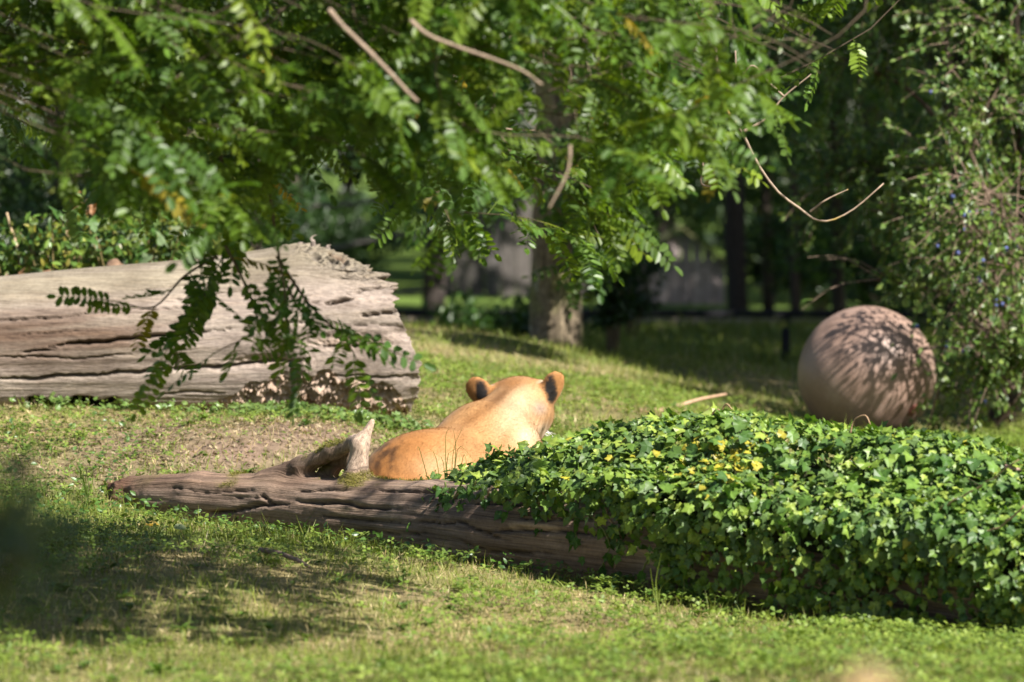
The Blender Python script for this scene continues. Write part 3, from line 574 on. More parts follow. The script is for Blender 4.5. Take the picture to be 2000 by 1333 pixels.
# ------------------------------------------------------------------ leaf prototypes
def leaf_proto(n=4, wid=.45, fold=.12, curl=.1, tip=1.0):
    """pointed oval leaf lying along +x, length 1"""
    t = np.linspace(0, 1, n+1); wv = wid*.5*np.sin(np.pi*t**.85)**.8; V = []
    for a, b_ in zip(t, wv): V += [(a, -b_, fold*b_*2-curl*a*a), (a, 0, -curl*a*a), (a, b_, fold*b_*2-curl*a*a)]
    F = []
    for i in range(n): F += [(3*i, 3*i+3, 3*i+4, 3*i+1), (3*i+1, 3*i+4, 3*i+5, 3*i+2)]
    return np.array(V, float), np.array(F)
def simple_leaf(wid=.5, fold=.15):
    V = np.array([[0, 0, 0], [.45, -wid/2, fold*.5], [1, 0, -.08], [.45, wid/2, fold*.5]], float); return V, np.array([[0, 1, 2], [0, 2, 3]])
def frond_proto(k, npair, droop=.3, yel=0.0):   # pinnate leaf with oval leaflets
    r = np.random.default_rng(100+k); t = np.linspace(.0, 1, 5); rx = np.stack([t*(1-.06*droop), .06*np.sin(t*2.4+k)*t, -droop*t*t*.45], -1)
    Vt, Ft = tube(rx, np.linspace(.012, .004, 5), 3, False); V = [Vt]; F4 = [Ft[0]]; F3 = []; Cc = [np.broadcast_to((1.3, 1.1, .7), Vt.shape)]; o = len(Vt)
    def pos(s): return np.array([np.interp(s, t, rx[:, i]) for i in range(3)])
    L = .20
    for i in range(npair+1):
        s = .16+.84*i/npair
        for sd in ((-1, 1) if i < npair else (0,)):
            dr = unit(np.array([.35 if sd else 1, sd*1.0, -.18-.3*r.random()])+r.normal(size=3)*.12); nm = unit(np.array([.1, 0, 1.0])+r.normal(size=3)*.26)
            lv, lf = (np.array([[0, 0, 0], [.22, -.22, .05], [.72, -.25, .04], [1, 0, -.05], [.72, .25, .04], [.22, .22, .05]]), np.array([[0, 1, 2, 3], [0, 3, 4, 5]]))
            sc_ = L*r.uniform(.8, 1.15)*(1-.25*abs(s-.55)); fv = lv@frames(dr, nm).T*sc_+pos(s); V.append(fv); F4.append(lf+o); o += 6; Cc.append(np.broadcast_to(np.array([1, 1, 1])*r.uniform(.8, 1.2), (6, 3)))
    return np.vstack(V), [np.vstack(F4)], np.vstack(Cc)
FR = [frond_proto(k, 6+k % 4, .15+.15*(k % 4)) for k in range(8)]
FRc = [np.array(c)*.86 for c in [(.095, .17, .018), (.075, .15, .022), (.12, .195, .02), (.085, .16, .028), (.065, .135, .026), (.14, .21, .022), (.10, .175, .018), (.08, .15, .022)]]
FRm = [mesh_np('leaf', v, f, c*FRc[k]) for k, (v, f, c) in enumerate(FR)]
FRm.append(mesh_np('leaf', FR[2][0], FR[2][1], FR[2][2]*np.array([.32, .24, .03])))
for m in FRm: m.materials.append(M_LOC)
def put_leaf(mesh, Rm, s, t, parent, name='leaf'):
    o = bpy.data.objects.new(name, mesh); C.objects.link(o); M4 = Matrix(np.vstack([np.hstack([Rm*s, t[:, None]]), [0, 0, 0, 1]]).tolist())
    o.parent = parent; o.matrix_parent_inverse = Matrix.Translation(-Vector(ABS(parent))); o.matrix_basis = M4; return o
def twig_obj(pts, r0, r1, parent, color, name='branch', n=6, lichen=False, m=14):
    pts = spline(pts, m); pts = pts+vnoise(pts*9+3)[:, None]*np.array([.006, .006, .006]); Vt, Ft = tube(pts, np.linspace(r0, r1, m), n, True, len(pts), .25)
    c = np.broadcast_to(np.asarray(color), Vt.shape).copy()
    if lichen: c = cm(c, np.array([.27, .19, .05]), sstep(.25, .5, vnoise(Vt*38)))
    return obj(name, mesh_np(name, Vt, Ft, c, True), M_TWIG, parent)
# ------------------------------------------------------------------ near locust tree (trunk beside the view, limbs reach in overhead)
bark_c = np.array([.17, .12, .085]); tw_c = np.array([.085, .062, .042]); dead_c = np.array([.25, .185, .135])
lt = thing('locust_tree', (-3.5, 12.4, gz(-3.5, 12.4)), 'locust tree with drooping feathery branches hanging above the two logs', 'tree')
tb = np.array([-3.5, 12.4, gz(-3.5, 12.4)-.1])
Vt, Ft = tube(spline([tb, tb+[.05, 0, 1.4], tb+[.15, .05, 2.8], tb+[.1, .2, 4.6], tb+[.0, .3, 6.2]], 30), np.linspace(.20, .07, 30), 18, True, 3, .35)
obj('trunk', mesh_np('trunk', Vt, Ft, np.broadcast_to(bark_c, Vt.shape), True), M_BARK, lt)
limbs = [[tb+[.12, 0, 2.5], (-2.2, 12.3, 2.95), (-.9, 12.5, 3.0), (.4, 12.4, 2.85), (1.3, 12.2, 2.55)], [tb+[.14, .05, 3.0], (-2.0, 13.2, 3.3), (-.6, 13.6, 3.25), (.7, 13.4, 3.0)], [tb+[.12, 0, 2.2], (-2.6, 13.0, 2.6), (-1.7, 13.5, 2.6), (-1.0, 13.6, 2.35)]]
LP = []
for l in limbs:
    q = spline([np.array(p, float) for p in l], 40); LP.append(q); Vt, Ft = tube(q, np.linspace(.06, .015, 40), 8, True, 1, .2)
    obj('limb', mesh_np('limb', Vt, Ft, np.broadcast_to(bark_c*1.2, Vt.shape), True), M_BARK, lt)
LPa = np.vstack(LP)
env_x = [-150, 0, 60, 130, 200, 300, 400, 500, 600, 700, 780, 840, 900, 1000, 1080, 1200, 1280, 1340, 1420, 1500, 1600, 1660, 1700]
env_y = [330, 340, 390, 350, 300, 390, 470, 430, 340, 370, 360, 310, 370, 470, 490, 520, 430, 330, 300, 280, 230, 170, 40]
Rf, Sf, Tf, Kf, Df = [], [], [], [], []
brv = []
def grow(path, D0, gap=.055, ln=(.17, .27), start=.12, yel=.02, ncap=60, up=1.0):
    L = np.linalg.norm(np.diff(path, axis=0), axis=1).sum(); n = min(ncap, int(L*(1-start)/gap)); s = np.linspace(start, 1, max(n, 3)); T = np.gradient(path, axis=0)
    tt_ = np.linspace(0, 1, len(path))
    for i, u in enumerate(s):
        p = np.array([np.interp(u, tt_, path[:, k]) for k in range(3)]); t = unit(np.array([np.interp(u, tt_, T[:, k]) for k in range(3)])); sd = np.cross(t, [0, 0, 1.0]); sd = unit(sd)*(1 if i % 2 else -1)
        d_ = unit(t*.55+sd*.9+np.array([0, 0, -.12])+rng.normal(size=3)*.5) if i < len(s)-1 else unit(t+[0, 0, -.1]); nm = unit(np.array([.3, -.35, .9])+rng.normal(size=3)*.5)
        Rf.append(frames(d_, nm)); Sf.append(rng.uniform(*ln)); Tf.append(p); Kf.append(rng.integers(0, 8) if rng.random() > yel else 8); Df.append(D0)
nb = 0
for k in range(185):
    X = rng.uniform(-150, 1640); ey = np.interp(X, env_x, env_y); u = rng.random(); Y = ey-20-u*(ey+110)
    if 1000 < X < 1170 and 30 < Y < 700 and rng.random() < .9: continue
    if 880 < X < 1030 and 60 < Y < 200 and rng.random() < .5: continue
    D = rng.uniform(11.6, 14.4); tip = P(X, Y, D); at = LPa[np.argsort(((LPa-tip-np.array([-.35, 0, .5]))**2).sum(1))[int(rng.integers(0, 14))]]
    sl_ = rng.uniform(.5, .95)*(1 if rng.random() < .8 else -1); mid = tip+np.array([-sl_, rng.uniform(-.15, .15), abs(sl_)*rng.uniform(.25, .7)])
    path = spline([at, (at+mid)/2+np.array([0, 0, .12])+rng.normal(size=3)*.14, mid, tip+np.array([-.25*sl_, 0, .12*abs(sl_)]), tip], 20)
    Vt, Ft = tube(path, np.linspace(.0032, .0013, 20), 4, False); brv.append((Vt, Ft)); L = np.linalg.norm(np.diff(path, axis=0), axis=1).sum(); grow(path, D, .05, (.15, .24), max(.04, 1-1.9/max(L, .3)), .012, 40); nb += 1
# the low spray hanging in front of the pale log
for pl in ([(430, 300), (455, 420), (440, 480), (425, 560), (395, 600)], [(520, 330), (540, 470), (555, 560), (560, 620), (575, 690)], [(425, 500), (360, 540), (300, 600), (230, 590)], [(540, 500), (600, 590), (650, 640), (680, 670), (705, 720)],
           [(425, 540), (370, 620), (345, 660), (330, 690)], [(440, 480), (480, 560), (500, 640), (420, 690)], [(550, 540), (600, 620), (690, 650)], [(455, 420), (410, 470), (395, 520)]):
    D = rng.uniform(13.0, 13.5); path = spline([P(x, y, D) for x, y in pl], 18); Vt, Ft = tube(path, np.linspace(.005, .0015, 18), 4, False); brv.append((Vt, Ft)); grow(path, D-5, .05, (.17, .25), .10, .02, 26)
Rf, Sf, Tf, Kf, Df = map(np.array, (Rf, Sf, Tf, Kf, Df))
_x, _y = proj(Tf); _k = ((fbm(Tf*np.array([2.1, 1.0, 2.6])+40, 2) > -.17) & ~((_x > 1000) & (_x < 1150) & (_y > 40) & (_y < 300) & (rng.random(len(Tf)) < .85)) & ~((_x > 1420) & (_x < 1800) & (_y > 215))) | (Df < 10); Rf, Sf, Tf, Kf, Df = Rf[_k], Sf[_k], Tf[_k], Kf[_k], Df[_k]
pxf, pyf = proj(Tf); vis = (pxf > -60) & (pxf < 2060) & (pyf > -60); order = np.argsort(Df+np.where(vis, 0, 100)); part_i = order[:290]; rest = order[290:]; rest = rest[vis[rest] | (rng.random(len(rest)) < .6)]
for i in part_i: put_leaf(FRm[Kf[i]], Rf[i], Sf[i], Tf[i], lt)
protos = [(v, f, c*FRc[k]) for k, (v, f, c) in enumerate(FR)]+[(FR[2][0], FR[2][1], FR[2][2]*np.array([.32, .24, .03]))]
V_, F_, C_ = scatter(protos, Rf[rest], Sf[rest], Tf[rest], rng.uniform(.7, 1.35, (len(rest), 1))*np.ones(3), Kf[rest]); obj('crown', mesh_np('crown', V_, F_, C_), M_LOC, lt, 'stuff')
V_, F_ = join(brv); obj('twigs', mesh_np('twigs', V_, F_, np.broadcast_to(tw_c, V_.shape), True), M_TWIG, lt, 'stuff')
for pl, D, r0, r1, li in [([(640, 20), (672, 58), (740, 122), (815, 200)], 11.4, .007, .005, 0), ([(800, 40), (840, 68), (900, 92), (1010, 132), (1060, 165)], 11.4, .006, .003, 0),
                          ([(1395, 90), (1405, 190), (1450, 255), (1500, 350), (1560, 410), (1605, 433), (1660, 415), (1725, 360)], 15.0, .0072, .0026, 1), ([(1452, 257), (1500, 228), (1530, 190), (1585, 145)], 15.0, .006, .002, 0),
                          ([(1580, 416), (1612, 392), (1655, 372)], 15.0, .0045, .002, 1), ([(1532, 188), (1500, 160), (1468, 130), (1440, 155), (1435, 100)], 15.0, .004, .003, 0), ([(1215, 205), (1232, 270), (1290, 292), (1370, 266)], 15.0, .005, .003, 1),
                          ([(1112, 285), (1106, 340), (1072, 408)], 11.45, .005, .003, 0), ([(1375, 280), (1372, 330), (1368, 360), (1390, 368)], 15.0, .005, .003, 1), ([(945, 245), (1000, 255), (1055, 256)], 14.4, .004, .003, 0), ([(1150, 420), (1180, 470), (1250, 488)], 14.4, .003, .002, 1)]:
    twig_obj([P(x, y, D) for x, y in pl], r0, r1, lt, dead_c, 'dead_twig', 7, bool(li), 24)
# ------------------------------------------------------------------ generic leaf clouds
def leaf_cloud(centers, radii, n, size, cols, proto=None, up=.6, hang=.0):
    centers = np.asarray(centers, float); radii = np.asarray(radii, float); k = rng.choice(len(centers), n, p=radii**2/np.sum(radii**2))
    d_ = rand_unit(n); rad = rng.random(n)**.45; T = centers[k]+d_*(rad*radii[k])[:, None]*np.array([1, 1, .8]); nm = unit(d_*.5+np.array([.2, -.2, up])+rng.normal(size=(n, 3))*.55); ax = unit(rng.normal(size=(n, 3))+np.array([0, 0, -hang]))
    cc = np.asarray(cols)[rng.integers(0, len(cols), n)]*rng.uniform(.7, 1.3, (n, 1)); return scatter([proto or simple_leaf()], frames(ax, nm), rng.uniform(*size, n), T, cc, np.zeros(n, int))
def stick_set(paths, r0, r1, n=5, m=10):
    return join([tube(spline(p, m), np.linspace(a, b_, m), n, False, i, .2) for i, (p, a, b_) in enumerate(zip(paths, r0, r1))])
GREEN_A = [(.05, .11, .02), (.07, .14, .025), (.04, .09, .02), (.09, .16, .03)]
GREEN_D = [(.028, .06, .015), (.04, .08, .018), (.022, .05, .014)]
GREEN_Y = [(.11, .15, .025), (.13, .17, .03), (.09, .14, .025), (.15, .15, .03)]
def tree(name, loc, label, cat, h, r, trunk_r, n, size, cols, crown_z=None, clumps=26, group=None, lean=(0, 0), squash=.8, core=.35, trunk_col=(.06, .046, .036)):
    x, y = loc; z = gz(x, y); t = thing(name, (x, y, z), label, cat, group); top = np.array([x+lean[0], y+lean[1], z+h]); b0 = np.array([x, y, z-.08])
    path = [b0, b0+(top-b0)*.35+[rng.uniform(-.05, .05), 0, 0], b0+(top-b0)*.7+[rng.uniform(-.1, .1), 0, 0], top]
    Vt, Ft = tube(spline(path, 24), np.linspace(trunk_r, trunk_r*.25, 24), 14, True, x, .35); obj('trunk', mesh_np('trunk', Vt, Ft, np.broadcast_to(trunk_col, Vt.shape), True), M_BARK, t)
    cz = z+(crown_z if crown_z is not None else h*.6); ch = (z+h-cz)*1.1+.2; cc = []
    d_ = rand_unit(clumps); rr_ = core+(1-core)*rng.random(clumps)**.5; cs = np.stack([x+lean[0]*.7+d_[:, 0]*r*rr_, y+lean[1]*.7+d_[:, 1]*r*rr_, cz+ch*.5+d_[:, 2]*ch*.5*rr_], -1); cr_ = rng.uniform(.22, .42, clumps)*r*squash
    bp = [[b0+(top-b0)*rng.uniform(.3, .8), (b0+(top-b0)*.5+c)/2+[0, 0, .1], c] for c in cs[:14]]
    Vb, Fb = stick_set(bp, [trunk_r*.32]*len(bp), [.006]*len(bp)); obj('branches', mesh_np('branches', Vb, Fb, np.broadcast_to(np.asarray(trunk_col)*1.1, Vb.shape), True), M_TWIG, t)
    V_, F_, C_ = leaf_cloud(cs, cr_, n, size, cols); obj('crown', mesh_np('crown', V_, F_, C_), M_LEAF, t, 'stuff'); return t

# the trunk standing behind the mound
x0, y0 = P(1087, 688, 25.4)[:2]; z0 = gz(x0, y0); tr = thing('ivy_foot_tree', (x0, y0, z0), 'tree with rough mossy trunk standing at the back edge of the sunny mound', 'tree')
tp = [P(1085, 720, 25.4), P(1086, 640, 25.4), P(1085, 500, 25.4), P(1088, 300, 25.4), P(1082, 150, 25.4), P(1078, 0, 25.4), P(1070, -300, 25.4), P(1060, -1200, 25.5)]
q = spline(tp, 170); rad = np.interp(np.linspace(0, 1, 170), [0, .1, .25, 1], [.185, .155, .142, .08])
Vt, Ft = tube(q, rad, 72, True); nb_ = Vt[:-2]-np.repeat(q, 72, 0); nn = unit(nb_); ang = np.tile(np.arange(72)*2*math.pi/72, 170); hh = Vt[:-2, 2]
rid = np.abs(vnoise(np.stack([np.cos(ang)*5, np.sin(ang)*5, hh*2.2], -1)))+.5*np.abs(vnoise(np.stack([np.cos(ang)*11, np.sin(ang)*11, hh*6], -1)))
Vt[:-2] += nn*(.020*rid-.008+.012*fbm(np.stack([np.cos(ang), np.sin(ang), hh*1.5], -1), 2))[:, None]
tc = cm(np.broadcast_to(np.array([.19, .15, .10]), Vt[:-2].shape).copy(), np.array([.16, .17, .05]), sstep(.0, .4, fbm(Vt[:-2]*5, 3))*.7); tc = cm(tc, np.array([.06, .045, .035]), sstep(.25, .05, rid)*.8)
tc = cm(tc, np.array([.34, .32, .25]), sstep(.2, .45, fbm(Vt[:-2]*9+4, 3))*.6); tc = np.vstack([tc, [[.1, .08, .06]]*2]); obj('trunk', mesh_np('trunk', Vt, Ft, tc, True), M_BARK, tr)
bp = [[q[i], q[i]+np.array([a, b_, .25]), q[i]+np.array([a*2.2, b_*2.2, -.05])] for i, a, b_ in [(118, -.5, -.3), (124, .6, -.3), (130, -.6, .4), (120, .5, .5), (136, .9, 0), (128, -.9, -.1)]]
Vb, Fb = stick_set(bp, [.035]*6, [.008]*6, 6, 16); obj('branches', mesh_np('branches', Vb, Fb, np.broadcast_to(bark_c, Vb.shape), True), M_TWIG, tr)
Rf, Sf, Tf, Kf, Df = [], [], [], [], []; brv = []
for k in range(26):
    X, Y = [(rng.uniform(860, 1010), rng.uniform(250, 460)), (rng.uniform(1130, 1330), rng.uniform(150, 560)), (rng.uniform(1130, 1230), rng.uniform(330, 520)), (rng.uniform(1250, 1480), rng.uniform(60, 330))][k % 4]
    D = rng.uniform(22.5, 25); tip = P(X, Y, D); at = tip+np.array([rng.uniform(-.5, .5), .3, rng.uniform(.6, 1.0)]); path = spline([q[int(rng.integers(118, 140))], at, tip+[0, 0, .12], tip], 16); Vt, Ft = tube(path, np.linspace(.006, .002, 16), 4, False); brv.append((Vt, Ft)); grow(path, D, .07, (.2, .34), .5, .03, 20)
for k in range(55):
    a_ = rng.uniform(0, 6.28); at = q[-1]+np.array([math.cos(a_)*rng.uniform(.3, 2.0), math.sin(a_)*rng.uniform(.3, 2.0), rng.uniform(-1.2, 1.0)]); path = spline([q[140], (q[140]+at)/2+[0, 0, .3], at], 10); brv.append(tube(path, np.linspace(.02, .004, 10), 4, False)); grow(path, 40, .1, (.25, .4), .4, .0, 16)
Rf, Sf, Tf, Kf, Df = map(np.array, (Rf, Sf, Tf, Kf, Df)); n = len(Rf)
V_, F_, C_ = scatter(protos, Rf, Sf, Tf, rng.uniform(.6, 1.2, (n, 1))*np.ones(3), Kf); obj('crown', mesh_np('crown', V_, F_, C_), M_LOC, tr, 'stuff')
V_, F_ = join(brv); obj('twigs', mesh_np('twigs', V_, F_, np.broadcast_to(bark_c, V_.shape), True), M_TWIG, tr, 'stuff')
# undergrowth round the foot of that trunk
def undergrowth(name, px_, py_, D, label, n, rad_, hgt, cols, size=(.05, .09), group=None):
    b0 = P(px_, py_, D); x, y = b0[0], b0[1]; z = gz(x, y); t = thing(name, (x, y, z), label, 'shrub', group); ang = rng.uniform(0, 6.28, 9)
    tips = [np.array([x+math.cos(a)*rad_*rng.uniform(.3, .8), y+math.sin(a)*rad_*rng.uniform(.3, .8), z+hgt*rng.uniform(.6, 1)]) for a in ang]
    Vb, Fb = stick_set([[np.array([x+.03*math.cos(a), y+.03*math.sin(a), z-.03]), np.array([x, y, z])+(tp_-np.array([x, y, z]))*.5+[0, 0, .08], tp_] for a, tp_ in zip(ang, tips)], [.009]*9, [.003]*9)
    obj('stems', mesh_np('stems', Vb, Fb, np.broadcast_to((.12, .09, .05), Vb.shape), True), M_TWIG, t)
    cs = [np.array([x, y, z])+(tp_-np.array([x, y, z]))*f for tp_ in tips for f in (.45, .8, 1)]; V_, F_, C_ = leaf_cloud(cs, [rad_*.38]*len(cs), n, size, cols, None, .7); obj('foliage', mesh_np('foliage', V_, F_, C_), M_LEAF, t, 'stuff'); return t
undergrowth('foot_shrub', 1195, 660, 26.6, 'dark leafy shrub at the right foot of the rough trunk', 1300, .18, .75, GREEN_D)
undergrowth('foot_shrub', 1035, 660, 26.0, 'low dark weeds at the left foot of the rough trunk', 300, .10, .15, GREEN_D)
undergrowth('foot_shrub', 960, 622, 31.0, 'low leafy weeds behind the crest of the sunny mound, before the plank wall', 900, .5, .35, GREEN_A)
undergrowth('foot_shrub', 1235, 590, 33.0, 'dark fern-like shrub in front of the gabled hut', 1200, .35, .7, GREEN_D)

# ------------------------------------------------------------------ berry bush on the right
bx, by = 2.62, 23.0; bz = gz(bx, by); bush = thing('blackthorn_bush', (bx, by, bz), 'tall thorny bush with small leaves and blue berries, overhanging the ball', 'bush')
stems = []
SP = [([(1975, 860), (1990, 700), (1960, 560), (1900, 300), (1850, 100), (1820, -150)], 23.2, .045), ([(1985, 860), (2030, 600), (2000, 400), (1985, 200), (1990, -150)], 22.9, .035), ([(2000, 860), (2080, 650), (2140, 350), (2120, 0)], 22.6, .035), ([(1965, 840), (1960, 640), (1880, 500), (1790, 430), (1700, 410)], 22.6, .02),
      ([(1980, 760), (1900, 690), (1820, 680), (1760, 700)], 21.75, .014), ([(1985, 700), (1900, 600), (1800, 560), (1700, 545)], 22.3, .014), ([(1970, 600), (1880, 400), (1840, 330)], 22.0, .012), ([(1990, 860), (1900, 780), (1840, 760), (1810, 840)], 22.2, .010),
      ([(1880, 300), (1780, 180), (1660, 120), (1600, 100)], 23.8, .016), ([(1900, 420), (1800, 350), (1700, 340), (1620, 360)], 24.0, .014), ([(1850, 100), (1760, 40), (1700, -40)], 23.8, .014), ([(2000, 500), (1930, 380), (1900, 300), (1930, 200)], 21.9, .01), ([(1990, 200), (1950, 120), (1930, 40)], 22.2, .01), ([(2030, 700), (2150, 560), (2250, 500)], 22.4, .014), ([(2010, 650), (1935, 570), (1870, 505)], 21.5, .008), ([(2020, 570), (1940, 480), (1885, 425)], 21.4, .008), ([(2010, 430), (1930, 370), (1870, 335)], 21.3, .008), ([(2010, 730), (1940, 660), (1880, 610)], 21.6, .008), ([(2020, 500), (1960, 420), (1925, 400)], 21.2, .008)]
SPW = []
for pl, D, r0 in SP:
    w_ = [P(x, y, D) for x, y in pl]
    if pl[0][1] > 830: w_[0] = np.array([bx+rng.uniform(-.12, .12), by+rng.uniform(-.2, .1), bz-.05]); w_[0][2] = gz(w_[0][0], w_[0][1])-.05
    pw = spline(w_, 26); SPW.append(pw); Vt, Ft = tube(pw, np.linspace(r0, r0*.3, 26), 8, True, r0*100, .3); obj('stem', mesh_np('stem', Vt, Ft, np.broadcast_to((.085, .06, .045), Vt.shape), True), M_BARK, bush)
SA = np.vstack([s[6:] for s in SPW]); nt_ = 1250; bT = []; tw = []
for k in range(nt_):
    s0 = SA[rng.integers(len(SA))]
    while fbm(s0[None]*2.2+5, 2)[0] < rng.uniform(-.35, .15): s0 = SA[rng.integers(len(SA))]
    d_ = unit(rng.normal(size=3)+np.array([-.2, -.35, -.1])); L = rng.uniform(.12, .55); e = s0+d_*L+np.array([0, 0, -.10*L]); pa = spline([s0, s0+d_*L*.55+[0, 0, .03], e], 6); bT.append(pa)
    e_x, e_y = [float(v) for v in proj(pa[4])]
    _v = pa[4]-bc; _q = float(_v@SUN); _cyl = _q > 0 and np.linalg.norm(_v-_q*SUN) < .42
    if not (math.hypot(e_x-1693, e_y-728) < 140 and pa[4][1] < 22.3) and not (_cyl and rng.random() < .75): tw.append(tube(pa, np.linspace(.0035, .0012, 6), 3, False))
V_, F_ = join(tw); obj('twigs', mesh_np('twigs', V_, F_, np.broadcast_to((.16, .11, .08), V_.shape)), M_TWIG, bush, 'stuff')
bT = np.array(bT); nL = 30000; ki = rng.integers(0, nt_, nL); u = rng.uniform(.15, 1, nL)*5; i = np.minimum(u.astype(int), 4); f = (u-i)[:, None]; T = bT[ki, i]*(1-f)+bT[ki, i+1]*f+rng.normal(size=(nL, 3))*.012
dirs = unit(bT[ki, 5]-bT[ki, 0])*.5+rng.normal(size=(nL, 3))*.55+np.array([0, 0, -.2]); nm = np.array([.35, -.3, .8])+rng.normal(size=(nL, 3))*.5
bcol = np.array([(.085, .15, .028), (.11, .175, .034), (.14, .20, .045), (.06, .11, .024), (.17, .22, .055)])[rng.integers(0, 5, nL)]*rng.uniform(.75, 1.25, (nL, 1))
bqx, bqy = proj(T); inb = np.hypot(bqx-1693, bqy-728) < 150; kb = ~inb | (T[:, 1] > 22.3) | ((bqx > 1745) & (rng.random(nL) < np.clip((bqx-1735)/80, .15, .9))) | (rng.random(nL) < .03); _u = T-bc; _s = _u@SUN; _pd = np.linalg.norm(_u-_s[:, None]*SUN, axis=1); kb &= ~((_pd < .40) & (_s > 0) & ((rng.random(nL) > .10) | (fbm(T*7+3, 2) < .0))); kb &= ~((bqx < 1720) & (bqy > 480) & (rng.random(nL) < .8))
V_, F_, C_ = scatter([leaf_proto(2, .55, .12, .15)], frames(dirs, nm)[kb], rng.uniform(.032, .058, nL)[kb], T[kb], bcol[kb], np.zeros(kb.sum(), int)); obj('foliage', mesh_np('foliage', V_, F_, C_), M_LEAF, bush, 'stuff')
th, ph = np.meshgrid(np.arange(8)*math.pi/4, np.linspace(0, math.pi, 6), indexing='ij'); sp = np.stack([np.cos(th)*np.sin(ph), np.sin(th)*np.sin(ph), np.cos(ph)], -1).reshape(-1, 3); I, J = np.meshgrid(np.arange(8), np.arange(5), indexing='ij')
berry_m = mesh_np('berry', sp, np.stack([I*6+J, I*6+J+1, ((I+1) % 8)*6+J+1, ((I+1) % 8)*6+J], -1).reshape(-1, 4), None, True); berry_m.materials.append(plain_mat('bloomy_berry', .55, .3, 90, .6, 1.5, 0, 0, (.075, .095, .24)))
tip_px, tip_py = proj(bT[:, 5]); cand = np.where((tip_px > 1560) & (tip_px < 1995) & (tip_py > 10) & (tip_py < 830) & (bT[:, 5, 1] < 22.7))[0]; rng.shuffle(cand)
for c in cand[:30]:
    for m in range(int(rng.integers(1, 3))):
        o = put_leaf(berry_m, np.eye(3), rng.uniform(.010, .014), bT[c, 4]+rng.normal(size=3)*.014+np.array([0, -.01, -.015]), bush, 'berry')

# ------------------------------------------------------------------ ivy on the fallen log
IX = np.array([820, 860, 950, 1050, 1200, 1300, 1430, 1600, 1800, 1900, 2000, 2150, 2300]); IT = np.array([946, 936, 897, 868, 836, 826, 816, 838, 853, 872, 902, 930, 950])
def axis_at(px_):
    """log axis point under an image column"""
    c = np.array([proj(AX[:, :3])[0]]).ravel(); return np.array([np.interp(px_, c, AX[:, i]) for i in range(4)])
NS, NV = 150, 40
cols_px = np.linspace(822, 2300, NS); secs = []
for X in cols_px:
    a = axis_at(X); ax_, ay_, az_, ar = a; Dt = ay_+.28; ztop = CAM[2]-(np.interp(X, IX, IT)-265)*Dt/FPX; zb_ = gz(ax_, ay_-.25); k = sstep(860, 1350, np.array(X)); low = np.interp(X, [820, 900, 1100, 1200, 1280, 1350, 1420], [az_+ar*.95, az_+ar*.85, az_+ar*.6, az_+ar*.3, az_-.05, zb_+.03, zb_])
    fr_y = ay_-ar-.02-.19*k; bk = ay_+.25+.45*k; hh = ztop-zb_
    pr = np.array([[ay_-ar-.03-.14*k, low], [fr_y, low+(ztop-low)*.35], [fr_y+.015, low+(ztop-low)*.62], [ay_-ar*.6-.02*k, ztop-.07-.05*k], [ay_+.02, ztop-.022], [Dt, ztop], [bk-.12, ztop-.05-.02*k], [bk, zb_+.25*hh], [bk+.08, zb_]])
    s = spline(np.column_stack([pr, np.zeros(len(pr))]), NV); secs.append(np.column_stack([(X-1000)/FPX*s[:, 0], s[:, 0], s[:, 1]]))
S = np.array(secs); Sn = S+.035*fbm(S*3.2, 3)[..., None]*np.array([0, -.6, 1])+.02*vnoise(S*9)[..., None]*np.array([0, -.5, .6])
dU = np.gradient(Sn, axis=0); dV = np.gradient(Sn, axis=1); SN = unit(np.cross(dV, dU)); SN = np.where((SN[..., 2:3]*.5-SN[..., 1:2]*.5) < 0, SN, SN)
chk = SN[:, NV//2, 2].mean(); SN = SN if chk > 0 else -SN
ivy = thing('ivy', (AX[7, 0], AX[7, 1], gz(AX[7, 0], AX[7, 1])), 'dense mat of glossy green ivy smothering the right part of the fallen log', 'ivy')
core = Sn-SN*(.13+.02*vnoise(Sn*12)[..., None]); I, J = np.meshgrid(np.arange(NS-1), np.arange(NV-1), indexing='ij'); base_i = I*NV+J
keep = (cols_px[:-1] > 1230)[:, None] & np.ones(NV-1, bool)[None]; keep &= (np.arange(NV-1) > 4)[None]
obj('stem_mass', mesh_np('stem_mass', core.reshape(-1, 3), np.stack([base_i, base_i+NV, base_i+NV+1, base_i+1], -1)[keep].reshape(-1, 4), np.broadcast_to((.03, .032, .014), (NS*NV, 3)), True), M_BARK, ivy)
def ivy_proto(k):
    r = np.random.default_rng(50+k); lob = [(-150, .42), (-115, .68), (-92, .56), (-62, .86+.1*r.random()), (-34, .60+.08*r.random()), (0, 1.08+.2*r.random()), (34, .60+.08*r.random()), (62, .86+.1*r.random()), (92, .56), (115, .68), (150, .42)]
    if k % 3 == 2: lob = [(-140, .42), (-105, .58), (-75, .55), (-45, .60), (0, 1.1), (45, .60), (75, .55), (105, .58), (140, .42)]
    out = [(0.0, 0, 0)]; cv = r.uniform(.08, .28); fd = r.uniform(.05, .22)
    for a, q_ in lob:
        x, y = q_*math.cos(R(a))*.5+.28, q_*math.sin(R(a))*.5; out.append((x, y, fd*abs(y)-cv*x*x+r.normal()*.03))
    out.append((.30, 0, .0)); V = np.array(out); n = len(lob); c = n+1; F = [[c, i, i+1] for i in range(1, n)]+[[c, n, 0], [c, 0, 1]]; t = np.ones((len(V), 3))*.95; t[c] = 1.25; t[0] = 1.3; return V, np.array(F), t
IV = [ivy_proto(k) for k in range(6)]
